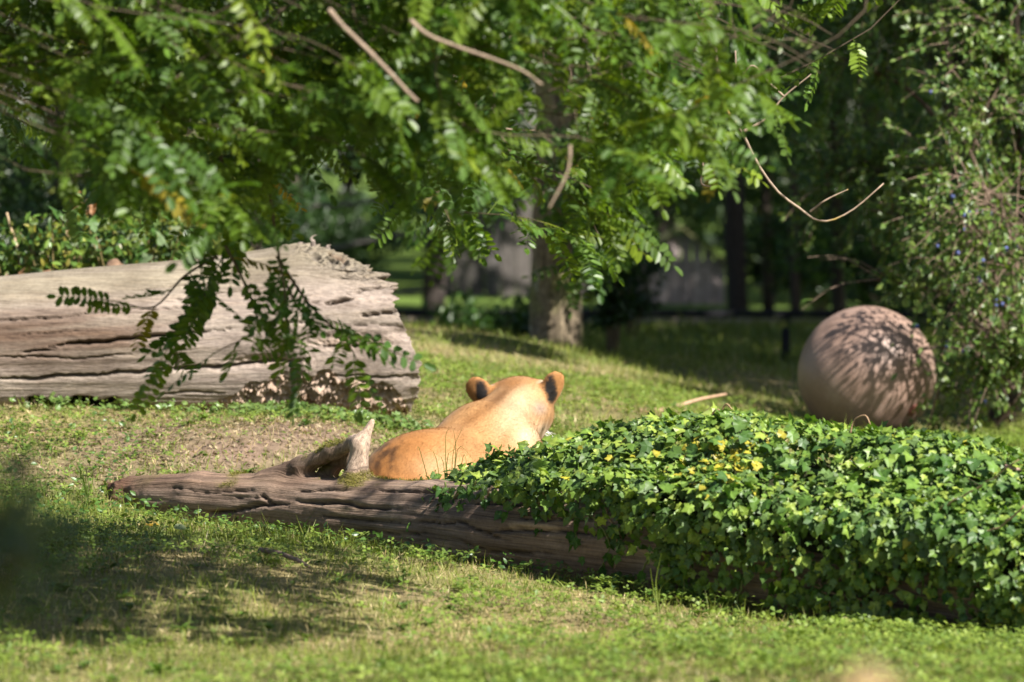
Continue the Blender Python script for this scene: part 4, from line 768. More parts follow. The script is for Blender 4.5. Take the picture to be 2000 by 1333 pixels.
def surf_sample(n, wfun):
    """points on the ivy surface, picked by area and weight"""
    A = np.linalg.norm(np.cross(Sn[1:, :-1]-Sn[:-1, :-1], Sn[:-1, 1:]-Sn[:-1, :-1]), axis=-1); cen = (Sn[1:, 1:]+Sn[:-1, :-1])/2; wt = A*wfun(cen, np.broadcast_to(np.linspace(0, 1, NV-1)[None], A.shape)); pz = (wt/wt.sum()).ravel()
    k = rng.choice(len(pz), n, p=pz); i, j = np.unravel_index(k, A.shape); u, v = rng.random(n)[:, None], rng.random(n)[:, None]
    p = Sn[i, j]*(1-u)*(1-v)+Sn[i+1, j]*u*(1-v)+Sn[i, j+1]*(1-u)*v+Sn[i+1, j+1]*u*v; return p, SN[i, j]
def ivw(cen, v):
    px_, py_ = proj(cen.reshape(-1, 3)); px_ = px_.reshape(v.shape); p = np.clip(fbm(cen*4.5+2, 2)*1.2+.85, .35, 1.3)
    front_low = np.interp(v, [0, .06, .14, .25, .4], [.45, .7, .9, 1, 1])*np.where(v < .3, np.clip(fbm(cen*7+5, 2)*1.6+1.0, .3, 1.6), 1); start = np.interp(px_, [822, 870, 1000, 1150, 1300], [.35, .5, .65, .85, 1]); back = np.where(v > .85, .25, 1)
    return p*front_low*start*back
nI = 18500; pI, nI_ = surf_sample(nI, ivw); pI = pI-nI_*(rng.random(nI)[:, None]**2.2*.085)+nI_*.012
down = np.array([0, -.25, -1.0]); ax = unit(down-nI_*np.sum(down*nI_, 1)[:, None])+rng.normal(size=(nI, 3))*.6; nm = unit(nI_*.75+np.array([.30, -.35, .55])+rng.normal(size=(nI, 3))*.42)
sz = rng.uniform(.024, .064, nI)*np.where(rng.random(nI) < .12, 1.25, 1)
ic = np.array([(.06, .12, .022), (.085, .16, .028), (.12, .20, .036), (.045, .095, .025), (.16, .235, .045), (.065, .12, .04)])[rng.integers(0, 6, nI)]*rng.uniform(.75, 1.25, (nI, 1))
px_, py_ = proj(pI); yl = np.exp(-(((px_-1430)/85)**2+((py_-905)/38)**2))*.35+np.exp(-(((px_-1380)/120)**2+((py_-870)/20)**2))*.25+.006; ic = np.where((rng.random(nI) < yl)[:, None], np.array([.24, .24, .03])*rng.uniform(.7, 1.2, (nI, 1)), ic)
Ri = frames(ax, nm); kI = rng.integers(0, 6, nI)
IVm = []
for k in range(6):
    for c in ((.065, .13, .024), (.12, .205, .036), (.05, .105, .026)):
        m = mesh_np('leaf', IV[k][0], IV[k][1], IV[k][2]*np.array(c)); m.materials.append(M_IVY); IVm.append(m)
score = np.sum(nI_*np.array([0, -.8, .5]), 1)*sz+(rng.random(nI)*.01); score[(px_ < 830) | (px_ > 2000)] = -9; score[py_ > 1260] = -9; oi = np.argsort(-score); parts_i = oi[:280]; rest = oi[280:]
for i in parts_i:
    p = pI[i]+nI_[i]*.014; put_leaf(IVm[kI[i]*3+int(rng.integers(0, 3))], Ri[i], sz[i]*1.1, p, ivy)
V_, F_, C_ = scatter(IV, Ri[rest], sz[rest], pI[rest], ic[rest], kI[rest]); obj('foliage', mesh_np('foliage', V_, F_, C_), M_IVY, ivy, 'stuff')
# trailing vines: hang down over the wood and arch out of the mat
vine_c = [(.16, .17, .05), (.22, .17, .08), (.26, .17, .10), (.12, .15, .04)]
VN = [[(905, 935), (880, 985), (850, 1010), (815, 1040)], [(900, 960), (860, 1000), (812, 1030)], [(960, 950), (945, 1000), (930, 1035), (890, 1060)], [(1130, 980), (1122, 1030), (1132, 1080), (1112, 1120)], [(1150, 1000), (1190, 1060), (1170, 1120)], [(1240, 970), (1300, 1010), (1380, 1050)],
      [(1500, 1060), (1540, 1110), (1600, 1150), (1690, 1175)], [(1330, 1040), (1338, 1100), (1332, 1170)], [(1700, 1080), (1720, 1130), (1780, 1160), (1850, 1180)], [(1820, 1000), (1900, 960), (1990, 900)], [(1600, 1140), (1620, 1180), (1625, 1235)], [(1455, 1120), (1440, 1180), (1432, 1240)], [(1880, 1180), (1920, 1210), (1960, 1230)], [(1700, 1230), (1715, 1180), (1722, 1130)],
      [(1800, 1140), (1860, 1170), (1930, 1165)], [(1290, 1070), (1250, 1120), (1245, 1180)], [(1830, 1070), (1850, 1120), (1848, 1165)], [(1540, 1000), (1530, 1060), (1545, 1120)], [(1700, 1000), (1690, 1060), (1720, 1100)], [(1010, 945), (1000, 985), (985, 1010)], [(1900, 1240), (1950, 1190), (1995, 1150)], [(1480, 1090), (1560, 1090), (1600, 1110)], [(2000, 990), (1950, 1030), (1900, 1040)]]
lfR, lfS, lfT = [], [], []
VN += [[(870, 940), (868, 985), (880, 1020)], [(930, 940), (915, 980), (918, 1010)], [(1060, 960), (1050, 1000), (1060, 1040)], [(1180, 990), (1205, 1050), (1200, 1110)]]
for k, pl in enumerate(VN):
    pts = []
    for (x, y) in pl:
        a = axis_at(x); kk = float(sstep(1000, 1350, np.array(float(x)))); D = a[1]-a[3]-.05-.12*kk
        pts.append(P(x, y, D))
    pa = spline(pts, 16)+rng.normal(size=(16, 3))*.002; Vt, Ft = tube(pa, np.linspace(.0042, .0022, 16), 5); obj('vine', mesh_np('vine', Vt, Ft, np.broadcast_to(vine_c[k % 4], Vt.shape), True), M_STEM, ivy)
    for u in rng.uniform(.05, 1, 11 if (k < 5 or k > 22) else 5):
        p = np.array([np.interp(u, np.linspace(0, 1, 16), pa[:, i]) for i in range(3)])+rng.normal(size=3)*.014; lfT.append(p+[0, -.012, 0]); lfR.append(frames(np.array([rng.normal()*.6, -.3, -1.0]), np.array([.4, -.8, .4])+rng.normal(size=3)*.35)); lfS.append(rng.uniform(.032, .06))
n = len(lfT); V_, F_, C_ = scatter(IV, np.array(lfR), np.array(lfS), np.array(lfT), np.array([(.06, .13, .025), (.09, .17, .03), (.05, .11, .03)])[rng.integers(0, 3, n)], rng.integers(0, 6, n)); obj('trailing_leaves', mesh_np('trailing_leaves', V_, F_, C_), M_IVY, ivy, 'stuff')
for pl in ([(1385, 828), (1392, 808), (1402, 800), (1414, 812)], [(1660, 850), (1668, 822), (1690, 812), (1700, 830)], [(1405, 812), (1418, 790), (1430, 800)]):
    pa = spline([P(x, y, axis_at(x)[1]+.25) for x, y in pl], 14); Vt, Ft = tube(pa, np.linspace(.004, .002, 14), 5); obj('dry_tendril', mesh_np('dry_tendril', Vt, Ft, np.broadcast_to((.30, .19, .11), Vt.shape), True), M_STEM, ivy)
# ------------------------------------------------------------------ lawn: grass, clover, straw
def field(n, ylo, yhi, side=.8, pw=1.0):
    y = ylo+(yhi-ylo)*rng.random(n)**pw; x = rng.uniform(-1, 1, n)*(y*.122+side); return x, y
def clear(x, y):
    d = np.full(len(x), 9.0)
    for i in range(len(AX)-1):
        ds, _ = seg_dist(x, y, [AX[i, :2], AX[i+1, :2]]); d = np.minimum(d, ds-AX[i, 3]*.85)
    k = d > 0; k &= ~((np.abs(y-19.3) < .27) & (x < -.45)); k &= np.hypot(x-bc[0], y-bc[1]) > .16
    k &= ~((np.abs((x+.2)-(y-17.1)*.45) < .27) & (y > 16.5) & (y < 18.0)); return k
blade = (np.array([[-.5, 0, 0], [.5, 0, 0], [-.35, .12, .5], [.35, .12, .5], [0, .42, 1.0]]), [np.array([[0, 1, 3, 2]]), np.array([[2, 3, 4]])])
def blades(n, ylo, yhi, hr, wr, side=.8, pw=1.0, lie=.35, drymix=.5, gmul=1.0):
    x, y = field(n, ylo, yhi, side, pw); k = clear(x, y); x, y = x[k], y[k]; g_ = greenness(x, y); b_ = bareness(x, y); k = rng.random(len(x)) > b_*.35; x, y, g_, b_ = x[k], y[k], g_[k], b_[k]; n = len(x)
    dry = rng.random(n) < np.clip((1-g_)*drymix*1.7+b_*.6, .08, .95); h = rng.uniform(*hr, n)*np.where(rng.random(n) < .05, 1.9, 1)*(.7+.6*g_)*np.where(dry, .8, 1); a = rng.uniform(0, 6.28, n); zx = rng.normal(size=(n, 2))*np.where(dry, .95, lie)[:, None]
    z_ = unit(np.column_stack([zx, np.ones(n)])); xd = np.column_stack([np.cos(a), np.sin(a), 0*a]); yd = unit(np.cross(z_, xd)); xd = np.cross(yd, z_); wd = rng.uniform(*wr, n)
    Rm = np.stack([xd*(wd/h)[:, None], yd, z_], -1); gcol = np.array([(.145, .185, .028), (.18, .215, .036), (.12, .16, .026), (.21, .24, .05)])[rng.integers(0, 4, n)]*gmul; dcol = np.array([(.42, .34, .18), (.34, .26, .14), (.48, .40, .23), (.26, .20, .09)])[rng.integers(0, 4, n)]
    c = np.where(dry[:, None], dcol, gcol)*rng.uniform(.75, 1.25, (n, 1)); return scatter([blade], Rm, h, np.column_stack([x, y, hz(x, y)-.004]), c, np.zeros(n, int))
V_, F_, C_ = blades(112000, 10.8, 20.0, (.018, .052), (.0026, .0054), .8, .9); g1 = obj('lawn_grass', mesh_np('lawn_grass', V_, F_, C_), M_GRASS); tag(g1, 'short patchy grass mixed with dry straw around the logs', 'grass', None, 'stuff')
V_, F_, C_ = blades(48000, 19.5, 27.0, (.025, .055), (.004, .008), 1.2, 1.0, .35, .55, 1.05); g2 = obj('mound_grass', mesh_np('mound_grass', V_, F_, C_), M_GRASS); tag(g2, 'sunlit dry grass on the low mound behind the lioness', 'grass', None, 'stuff')
V_, F_, C_ = blades(26000, 26.5, 37.0, (.05, .11), (.008, .014), 2.0, 1.0, .3, .1, .8); g3 = obj('shaded_grass', mesh_np('shaded_grass', V_, F_, C_), M_GRASS); tag(g3, 'longer shaded grass between the mound and the dark rail', 'grass', None, 'stuff')
# clover and small weeds
def clover_proto():
    V, F = [(0, 0, 0)], []
    for k in range(3):
        a = k*2.094; o = len(V)
        for (r_, da) in ((.85, -.45), (1.05, 0), (.85, .45)): V.append((r_*math.cos(a+da), r_*math.sin(a+da), .2*r_-.12*abs(da)))
        F += [(0, o, o+1), (0, o+1, o+2)]
    o = len(V); V += [(-.04, 0, 0), (.04, 0, 0), (0, .1, -2.2)]; F.append((o, o+1, o+2)); return np.array(V, float), np.array(F)
x, y = field(95000, 10.8, 22.5, .8, .95); k = clear(x, y); x, y = x[k], y[k]; p3 = np.column_stack([x, y, 0*x]); cl = fbm(p3*1.7+21, 3)+.35*fbm(p3*6+2, 2); k = (rng.random(len(x)) < np.clip(.30+2.3*cl, .03, 1)) & (rng.random(len(x)) > bareness(x, y)*.6); x, y = x[k], y[k]; n = len(x)
a = rng.uniform(0, 6.28, n); nm = np.column_stack([rng.normal(size=(n, 2))*.45+[.1, -.15], np.ones(n)]); s = rng.uniform(.009, .024, n); hh_ = rng.uniform(.02, .06, n); ccol = np.array([(.12, .18, .026), (.155, .215, .036), (.095, .15, .028), (.18, .235, .045)])[rng.integers(0, 4, n)]*rng.uniform(.8, 1.25, (n, 1))
V_, F_, C_ = scatter([clover_proto()], frames(np.column_stack([np.cos(a), np.sin(a), 0*a]), nm), s, np.column_stack([x, y, hz(x, y)+hh_]), ccol, np.zeros(n, int)); clo = obj('clover', mesh_np('clover', V_, F_, C_), M_GRASS); tag(clo, 'low clover and small weeds spread through the foreground lawn', 'clover', None, 'stuff')
# leafy weeds along the foot of the pale log
x = rng.uniform(-2.7, -.35, 2600); y = 18.95-np.abs(rng.normal(size=2600))*.17; k = rng.random(2600) < np.clip(.35+.6*sstep(-1.6, -.8, x)+.5*fbm(np.column_stack([x*3, y*3, 0*x]), 2), .05, 1); x, y = x[k], y[k]; n = len(x)
V_, F_, C_ = scatter(IV, frames(rng.normal(size=(n, 3))*[1, 1, .2], np.array([.3, -.4, .9])+rng.normal(size=(n, 3))*.4), rng.uniform(.018, .045, n), np.column_stack([x, y, hz(x, y)+rng.uniform(.005, .055, n)]), np.array([(.12, .19, .045), (.15, .21, .06), (.09, .15, .035)])[rng.integers(0, 3, n)], rng.integers(0, 6, n))
wd1 = obj('log_weeds', mesh_np('log_weeds', V_, F_, C_), M_LEAF); tag(wd1, 'pale green low weeds along the foot of the thick pale log', 'weeds', None, 'stuff')
# weeds by the near log's foot and left bank
x = np.concatenate([rng.uniform(-1.6, .6, 700), rng.uniform(-2.4, -1.55, 700)]); y = np.concatenate([rng.normal(size=700)*.12, rng.uniform(16.0, 18.3, 700)]); y[:700] += np.interp(x[:700], AX[:, 0], AX[:, 1]-AX[:, 3]-.12); n = 1400
V_, F_, C_ = scatter([leaf_proto(3, .55, .1, .2)], frames(rng.normal(size=(n, 3))*[1, 1, .3]+[0, 0, .35], np.array([.3, -.4, .9])+rng.normal(size=(n, 3))*.4), rng.uniform(.014, .032, n), np.column_stack([x, y, hz(x, y)+rng.uniform(.005, .06, n)]), np.array([(.08, .16, .025), (.11, .20, .04), (.06, .12, .03)])[rng.integers(0, 3, n)], np.zeros(n, int))
wd2 = obj('lawn_weeds', mesh_np('lawn_weeds', V_, F_, C_), M_LEAF); tag(wd2, 'bright small-leaved weeds at the foot of the cracked fallen log', 'weeds', None, 'stuff')
n = 9000; x = rng.uniform(-2.7, .1, n); y = rng.uniform(16.9, 19.0, n); k = clear(x, y) & (rng.random(n) < .25+bareness(x, y)); x, y = x[k], y[k]; n = len(x)
V_, F_, C_ = scatter([leaf_proto(2, .35, .2, .5)], frames(rng.normal(size=(n, 3))*[1, 1, .3], np.array([0, -.2, 1])+rng.normal(size=(n, 3))*.6), rng.uniform(.008, .034, n), np.column_stack([x, y, hz(x, y)+rng.uniform(.002, .015, n)]), np.array([(.22, .15, .10), (.34, .25, .16), (.12, .08, .05), (.40, .33, .22), (.12, .16, .03)])[rng.integers(0, 5, n)], np.zeros(n, int))
lt2 = obj('ground_litter', mesh_np('ground_litter', V_, F_, C_), M_GRASS); tag(lt2, 'scattered dry leaf and bark litter on the worn soil between the logs', 'litter', None, 'stuff')
nr = 420; cx = rng.uniform(-2.4, 2.4, nr); cy = rng.uniform(11.2, 19.5, nr); k = clear(cx, cy); cx, cy = cx[k], cy[k]; cx, cy = np.repeat(cx, 9), np.repeat(cy, 9); n = len(cx); a = rng.uniform(0, 6.28, n); ln_ = np.repeat(rng.uniform(.02, .055, n//9), 9)*rng.uniform(.7, 1.2, n)
V_, F_, C_ = scatter([leaf_proto(3, .42, .15, .35)], frames(np.column_stack([np.cos(a), np.sin(a), rng.uniform(.2, 1.1, n)]), np.column_stack([-np.cos(a)*.5, -np.sin(a)*.5, np.ones(n)])), ln_, np.column_stack([cx, cy, hz(cx, cy)+.004]), np.repeat(np.array([(.09, .16, .025), (.12, .19, .035), (.07, .13, .028)])[rng.integers(0, 3, n//9)], 9, 0), np.zeros(n, int))
ros = obj('lawn_rosettes', mesh_np('lawn_rosettes', V_, F_, C_), M_GRASS); tag(ros, 'leafy rosettes of broad-leaved weeds dotted over the lawn', 'weeds', None, 'stuff')
# tall grass clumps
def grass_clump(base_px, D, tips, label, col=(.17, .20, .06), wid=.006):
    b0 = P(base_px, 960, D); b0[2] = gz(b0[0], b0[1]); t = thing('grass_clump', b0, label, 'grass')
    for (mx, my, ex, ey) in tips:
        m_ = P(mx, my, D); e_ = P(ex, ey, D-.02); pa = spline([b0+np.array([rng.normal()*.012, rng.normal()*.012, -.02]), (b0+m_)/2+[.005, 0, 0], m_, e_], 12); wv = wid*np.linspace(1, .15, 12); sd = np.array([1.0, -.3, 0])
        V = np.concatenate([pa-sd*wv[:, None]*.5, pa+sd*wv[:, None]*.5, pa+np.array([0, wid*.4, 0])]); i = np.arange(11); obj('blade', mesh_np('blade', V, [np.stack([i, i+24, i+25, i+1], -1), np.stack([i+24, i+12, i+13, i+25], -1)], np.broadcast_to(np.array(col)*rng.uniform(.8, 1.2), V.shape)), M_GRASS, t)
grass_clump(870, 16.28, [(885, 885, 905, 832), (890, 880, 885, 838), (895, 875, 930, 905), (880, 880, 985, 895), (820, 880, 815, 880), (870, 860, 878, 835), (850, 890, 820, 870), (905, 890, 915, 925), (865, 900, 840, 890)], 'tall thin grass blades rising behind the fallen log against the lioness', (.24, .25, .09))
grass_clump(800, 19.0, [(812, 790, 822, 770), (795, 800, 790, 775), (780, 800, 765, 785), (830, 810, 850, 760), (815, 820, 835, 800), (790, 815, 770, 800), (805, 800, 806, 765), (770, 820, 755, 805)], 'dry wispy grass tuft at the broken end of the thick log', (.24, .23, .10))
grass_clump(1280, 14.2, [(1282, 1130, 1292, 1080), (1276, 1150, 1270, 1110), (1290, 1150, 1310, 1130), (1300, 1170, 1320, 1150)], 'pale upright grass blades at the foot of the ivy mat', (.22, .27, .07), .008)
grass_clump(1530, 12.6, [(1535, 1270, 1550, 1235), (1528, 1280, 1520, 1250), (1540, 1280, 1560, 1262)], 'small dark green grass tuft on the lawn before the ivy', (.05, .10, .02), .010)
for X_, lab in ((170, 'green grass tuft beside the left tip of the fallen log'), (590, 'bright grass tuft under the middle of the fallen log')):
    D_ = 16.7 if X_ == 170 else 15.7; y_ = 935 if X_ == 170 else 1040
    grass_clump(X_, D_, [(X_+rng.uniform(-14, 14), y_-rng.uniform(0, 20), X_+rng.uniform(-35, 35), y_-rng.uniform(15, 45)) for _ in range(9)], lab, (.12, .18, .04))
# ------------------------------------------------------------------ plants behind the thick log
def palm_proto(k):
    r = np.random.default_rng(80+k); out = [(0, 0, 0)]; lob = []
    for a, q_ in ((-130, .55), (-100, .42), (-70, .92), (-40, .5), (-22, .8), (0, 1.1), (22, .8), (40, .5), (70, .92), (100, .42), (130, .55)): lob.append((a+r.normal()*4, q_*r.uniform(.9, 1.1)))
    for a, q_ in lob: x, y = q_*math.cos(R(a))*.55+.3, q_*math.sin(R(a))*.6; out.append((x, y, .1*abs(y)-.25*x*x+r.normal()*.02))
    out.append((.3, 0, 0)); n = len(lob); c = n+1; return np.array(out), np.array([[c, i, i+1] for i in range(1, n)]+[[c, n, 0], [c, 0, 1]])
PM = [palm_proto(k) for k in range(4)]
PMm = [mesh_np('leaf', PM[k % 4][0], PM[k % 4][1], np.broadcast_to(c, PM[k % 4][0].shape)) for k, c in enumerate([(.14, .19, .10), (.09, .16, .04), (.18, .22, .13), (.07, .14, .03)])]
for m in PMm: m.materials.append(M_LEAF)
for (X_, Y_, D, nl, hgt, lab) in [(25, 540, 20.6, 9, .30, 'broad-leaved plant with lobed leaves behind the thick log near the dry stalk'), (105, 535, 20.5, 12, .38, 'pale lobed-leaf plant with the largest leaves behind the thick log'), (165, 530, 20.9, 8, .25, 'small lobed-leaf plant beside the brown bark lump'), (235, 522, 20.8, 11, .33, 'bright lobed-leaf plant behind the bark lump'), (300, 515, 21.0, 10, .28, 'low green lobed-leaf plant behind the middle of the thick log'), (350, 510, 21.0, 8, .24, 'short lobed-leaf plant next to the low hanging leaf spray')]:
    b0 = P(X_, Y_+40, D); b0[2] = gz(b0[0], b0[1]); z1 = CAM[2]-(Y_-265)*D/FPX; t = thing('lobed_plant', b0, lab, 'plant', 'lobed plants behind the thick log'); stv = []
    for k in range(nl):
        e = np.array([b0[0]+rng.normal()*.12, b0[1]+rng.uniform(-.2, .15), z1+hgt*rng.uniform(.0, .95)-.04]); stv.append(tube(spline([b0+[0, 0, -.03], (b0+e)/2+[0, 0, .05], e], 7), np.linspace(.006, .003, 7), 4, False)); s_ = rng.uniform(.07, .15)
        put_leaf(PMm[int(rng.integers(0, 4))], frames(np.array([rng.normal(), -.6+rng.normal()*.5, -.5]), np.array([.4, -.5, .8])+rng.normal(size=3)*.35), s_, e, t)
    V_, F_ = join(stv); obj('stalks', mesh_np('stalks', V_, F_, np.broadcast_to((.16, .12, .05), V_.shape)), M_STEM, t)
    n = 380; cs = [b0*[1, 1, 0]+[0, 0, z1+hgt*f] for f in (.0, .25, .5)]; V_, F_, C_ = leaf_cloud(cs, [.17]*3, n, (.025, .06), GREEN_A+GREEN_Y, leaf_proto(3, .5), .7); obj('foliage', mesh_np('foliage', V_, F_, C_), M_LEAF, t, 'stuff')
for (pl, lab, r_) in [([(45, 560), (38, 515), (20, 440), (14, 415)], 'thin tan dry stalk standing behind the thick log at its far end', .007), ([(125, 560), (130, 455), (152, 405), (158, 395)], 'dry tan stalk topped with brown shrivelled leaves behind the thick log', .007)]:
    w_ = [P(x, y, 20.6) for x, y in pl]; w_[0][2] = gz(w_[0][0], w_[0][1])-.02; t = thing('dry_stalk', w_[0]+[0, 0, .02], lab, 'stalk'); twig_obj(w_, r_, r_*.7, t, (.42, .31, .19), 'stalk', 6, False, 12)
    if r_ and pl[0][0] == 125:
        V_, F_, C_ = leaf_cloud([w_[-1], w_[-1]+[-.03, 0, .03], w_[-1]+[.05, 0, -.03]], [.04]*3, 40, (.03, .05), [(.25, .11, .05), (.10, .16, .03), (.3, .16, .08)], leaf_proto(3, .5)); obj('dead_leaves', mesh_np('dead_leaves', V_, F_, C_), M_LEAF, t, 'stuff')
b0 = P(228, 524, 20.2); b0[2] = gz(b0[0], b0[1]); top_z = CAM[2]-(512-265)*20.2/FPX; hb = top_z-b0[2]
th, ph = np.meshgrid(np.arange(28)*2*math.pi/28, np.linspace(0, math.pi/2*1.05, 14), indexing='ij'); nn = np.stack([np.cos(th)*np.sin(ph)*.16, np.sin(th)*np.sin(ph)*.22, np.cos(ph)*hb], -1).reshape(-1, 3); nn *= (1+.25*fbm(nn*9, 3))[:, None]; I, J = np.meshgrid(np.arange(28), np.arange(13), indexing='ij')
rk = obj('bark_lump', mesh_np('bark_lump', nn+b0, np.stack([I*14+J, I*14+J+1, ((I+1) % 28)*14+J+1, ((I+1) % 28)*14+J], -1).reshape(-1, 4), np.broadcast_to((.16, .10, .065), nn.shape), True), M_BARK); tag(rk, 'brown rounded lump of bark showing above the thick log', 'bark')
n = 500; x = rng.uniform(-2.5, -1.9, n); y = rng.uniform(19.55, 20.3, n); V_, F_, C_ = scatter([leaf_proto(2, .5, .2, .4)], frames(rng.normal(size=(n, 3)), np.array([0, -.3, 1])+rng.normal(size=(n, 3))*.7), rng.uniform(.03, .07, n), np.column_stack([x, y, np.full(n, CAM[2]-(556-265)*19.9/FPX)+rng.uniform(-.28, .035, n)]), np.array([(.30, .16, .10), (.22, .12, .07)])[rng.integers(0, 2, n)], np.zeros(n, int))
ll = obj('leaf_litter', mesh_np('leaf_litter', V_, F_, C_), M_LEAF); tag(ll, 'heap of reddish brown dead leaves behind the far end of the thick log', 'leaf litter', None, 'stuff')
# ------------------------------------------------------------------ sticks and fallen leaves on the ground
def ground_stick(pl, D, r, col, label, name='fallen_stick', lift=.01):
    pts = []
    for i, (x, y) in enumerate(pl):
        d_ = D[i] if isinstance(D, (list, tuple)) else D; p = P(x, y, d_); p[2] = max(gz(p[0], p[1])+lift, p[2]); pts.append(p)
    pts = spline(pts, 16); Vt, Ft = tube(pts, np.linspace(r, r*.5, 16), 7, True, r*300, .3); o = obj(name, mesh_np(name, Vt, Ft, np.broadcast_to(col, Vt.shape), True), M_TWIG); return tag(o, label, 'stick')
ground_stick([(1250, 832), (1300, 800), (1360, 782), (1418, 770)], [20.6, 20.8, 21.0, 21.2], .013, (.34, .22, .14), 'pale bare stick leaning on the grass between lioness and ball')
ground_stick([(508, 1074), (540, 1080), (575, 1092), (605, 1108)], [14.8, 14.7, 14.55, 14.4], .011, (.20, .14, .10), 'short brown stick lying in the foreground lawn')
ground_stick([(1962, 912), (2000, 920), (2060, 935)], 14.1, .008, (.38, .25, .20), 'pinkish twig poking from the ivy at its far right')
for (x_, y_, D, c, lab) in [(283, 1028, 15.6, (.55, .33, .03), 'yellow fallen leaf on the lawn below the fallen log'), (338, 1033, 15.5, (.22, .30, .16), 'pale green broad leaf on the lawn below the fallen log'), (1640, 1180, 13.9, (.30, .26, .06), 'yellowing leaf lying at the foot of the ivy')]:
    p = P(x_, y_, D); p[2] = gz(p[0], p[1])+.035; V0, F0 = leaf_proto(4, .6, .15, .2); Vv = V0*.055@frames(np.array([1.0, .3, .1]), np.array([.2, -.6, .8])).T+p; o = obj('fallen_leaf', mesh_np('fallen_leaf', Vv, F0, np.broadcast_to(c, Vv.shape)), M_LEAF); tag(o, lab, 'leaf')
# ------------------------------------------------------------------ near foreground (out of focus)
p0 = np.array([-1.15, 5.6, gz(-1.15, 5.6)]); fb = thing('foreground_shrub', p0, 'dark blurred leafy shrub at the very edge of the lawn, close to the viewer', 'shrub')
tips = [P(x, y, D) for x, y, D in [(-30, 900, 5.6), (20, 980, 5.5), (60, 1060, 5.6), (30, 1130, 5.7), (-40, 1040, 5.4), (-60, 1150, 5.6), (-120, 950, 5.6), (0, 1020, 5.8), (-140, 1120, 5.7)]]
Vb, Fb = stick_set([[p0+[0, 0, -.03], (p0+t_)/2+[-.05, 0, .1], t_] for t_ in tips], [.008]*9, [.003]*9); obj('stems', mesh_np('stems', Vb, Fb, np.broadcast_to((.05, .04, .025), Vb.shape)), M_TWIG, fb)
V_, F_, C_ = leaf_cloud(tips, [.075]*len(tips), 300, (.025, .045), [(.03, .055, .015), (.04, .07, .018)], leaf_proto(3, .5)); obj('foliage', mesh_np('foliage', V_, F_, C_), M_LEAF, fb, 'stuff')
p0 = P(1690, 1300, 4.6); g0 = np.array([p0[0]+.02, p0[1], gz(p0[0], p0[1])]); sd = thing('seed_head', g0, 'dry beige seed head on a thin stalk, blurred in the near foreground', 'plant')
twig_obj([g0, (g0+p0)/2+[.02, 0, 0], p0+[0, 0, -.05]], .004, .003, sd, (.5, .38, .26), 'stalk', 5)
V_, F_, C_ = leaf_cloud([p0+[0, 0, -.05], p0+[.01, 0, -.02], p0+[-.012, 0, -.035], p0+[.015, 0, -.06]], [.032]*4, 260, (.012, .028), [(.62, .47, .33), (.55, .40, .27)], simple_leaf(.4)); obj('seeds', mesh_np('seeds', V_, F_, C_), M_GRASS, sd, 'stuff')

# ------------------------------------------------------------------ far setting: rail, kerb, path, hut, plank wall, shrubs, wood
zr = lambda x, y: gz(x, y)
def box(c, s, rz=0):
    v = np.array([[x, y, z] for x in (-.5, .5) for y in (-.5, .5) for z in (-.5, .5)])*np.array(s); c_, s_ = math.cos(rz), math.sin(rz); v = v@np.array([[c_, s_, 0], [-s_, c_, 0], [0, 0, 1]])+np.array(c)
    return v, np.array([[0, 1, 3, 2], [4, 6, 7, 5], [0, 4, 5, 1], [2, 3, 7, 6], [0, 2, 6, 4], [1, 5, 7, 3]])
M_GREY = plain_mat('weathered_planks', .85, .2, 14.0, .7, 1.2, .3, .01); M_DARK = plain_mat('dark_metal', .9, .1, 20, .8, 1.2, 0, 0, (.02, .02, .022)); M_CONC = plain_mat('concrete', .9, .2, 9, .75, 1.15, .3, .01, (.30, .25, .20))
rail = thing('rail_fence', (0, 36.0, zr(0, 36)), 'low dark metal rail running across behind the lawn', 'fence'); ztop = P(1000, 612, 36)[2]
Vt, Ft = tube([(-7, 36, ztop), (0, 36, ztop), (7, 36, ztop-.02)], .035, 10); obj('rail', mesh_np('rail', Vt, Ft, None, True), M_DARK, rail)
for x_ in (-4.4, -1.9, .6, 2.32, 4.6): Vt, Ft = tube([(x_, 36, zr(x_, 36)-.1), (x_, 36, ztop-.03)], .03, 8); obj('post', mesh_np('post', Vt, Ft, None, True), M_DARK, rail)
v, f = box((0, 37.2, -.17), (16, .35, .20)); kerb = obj('kerb', mesh_np('kerb', v, f), M_CONC, kind='structure')
st = thing('stake', P(1535, 705, 28.6), 'dark upright stake in the shaded grass beside the ball', 'post'); sp_ = P(1535, 640, 28.6); sg = gz(sp_[0], sp_[1]); st.location = (sp_[0], sp_[1], sg); Vt, Ft = tube([(sp_[0], sp_[1], sg-.1), (sp_[0], sp_[1], sp_[2]-.02), (sp_[0], sp_[1], sp_[2])], [.03, .028, .01], 8); obj('shaft', mesh_np('shaft', Vt, Ft, None, True), M_DARK, st)
wall = thing('plank_wall', (.7, 47, -.3), 'weathered grey upright plank wall behind the dark rail', 'wall'); plank_cols = [(.10, .088, .08), (.12, .105, .095), (.08, .072, .066), (.105, .095, .09)]
xs = np.arange(-.72, 1.15, .17)
for i, x_ in enumerate(xs):
    h_ = 1.25+rng.uniform(-.03, .03); v, f = box((x_, 47+rng.uniform(-.01, .01), -.32+h_/2), (.158, .03, h_)); obj('plank', mesh_np('plank', v, f, np.broadcast_to(plank_cols[i % 4], v.shape)), M_GREY, wall)
for z_ in (.0, .65): v, f = box((.2, 47.045, z_), (2.0, .05, .09)); obj('rail', mesh_np('rail', v, f, np.broadcast_to((.2, .18, .16), v.shape)), M_GREY, wall)
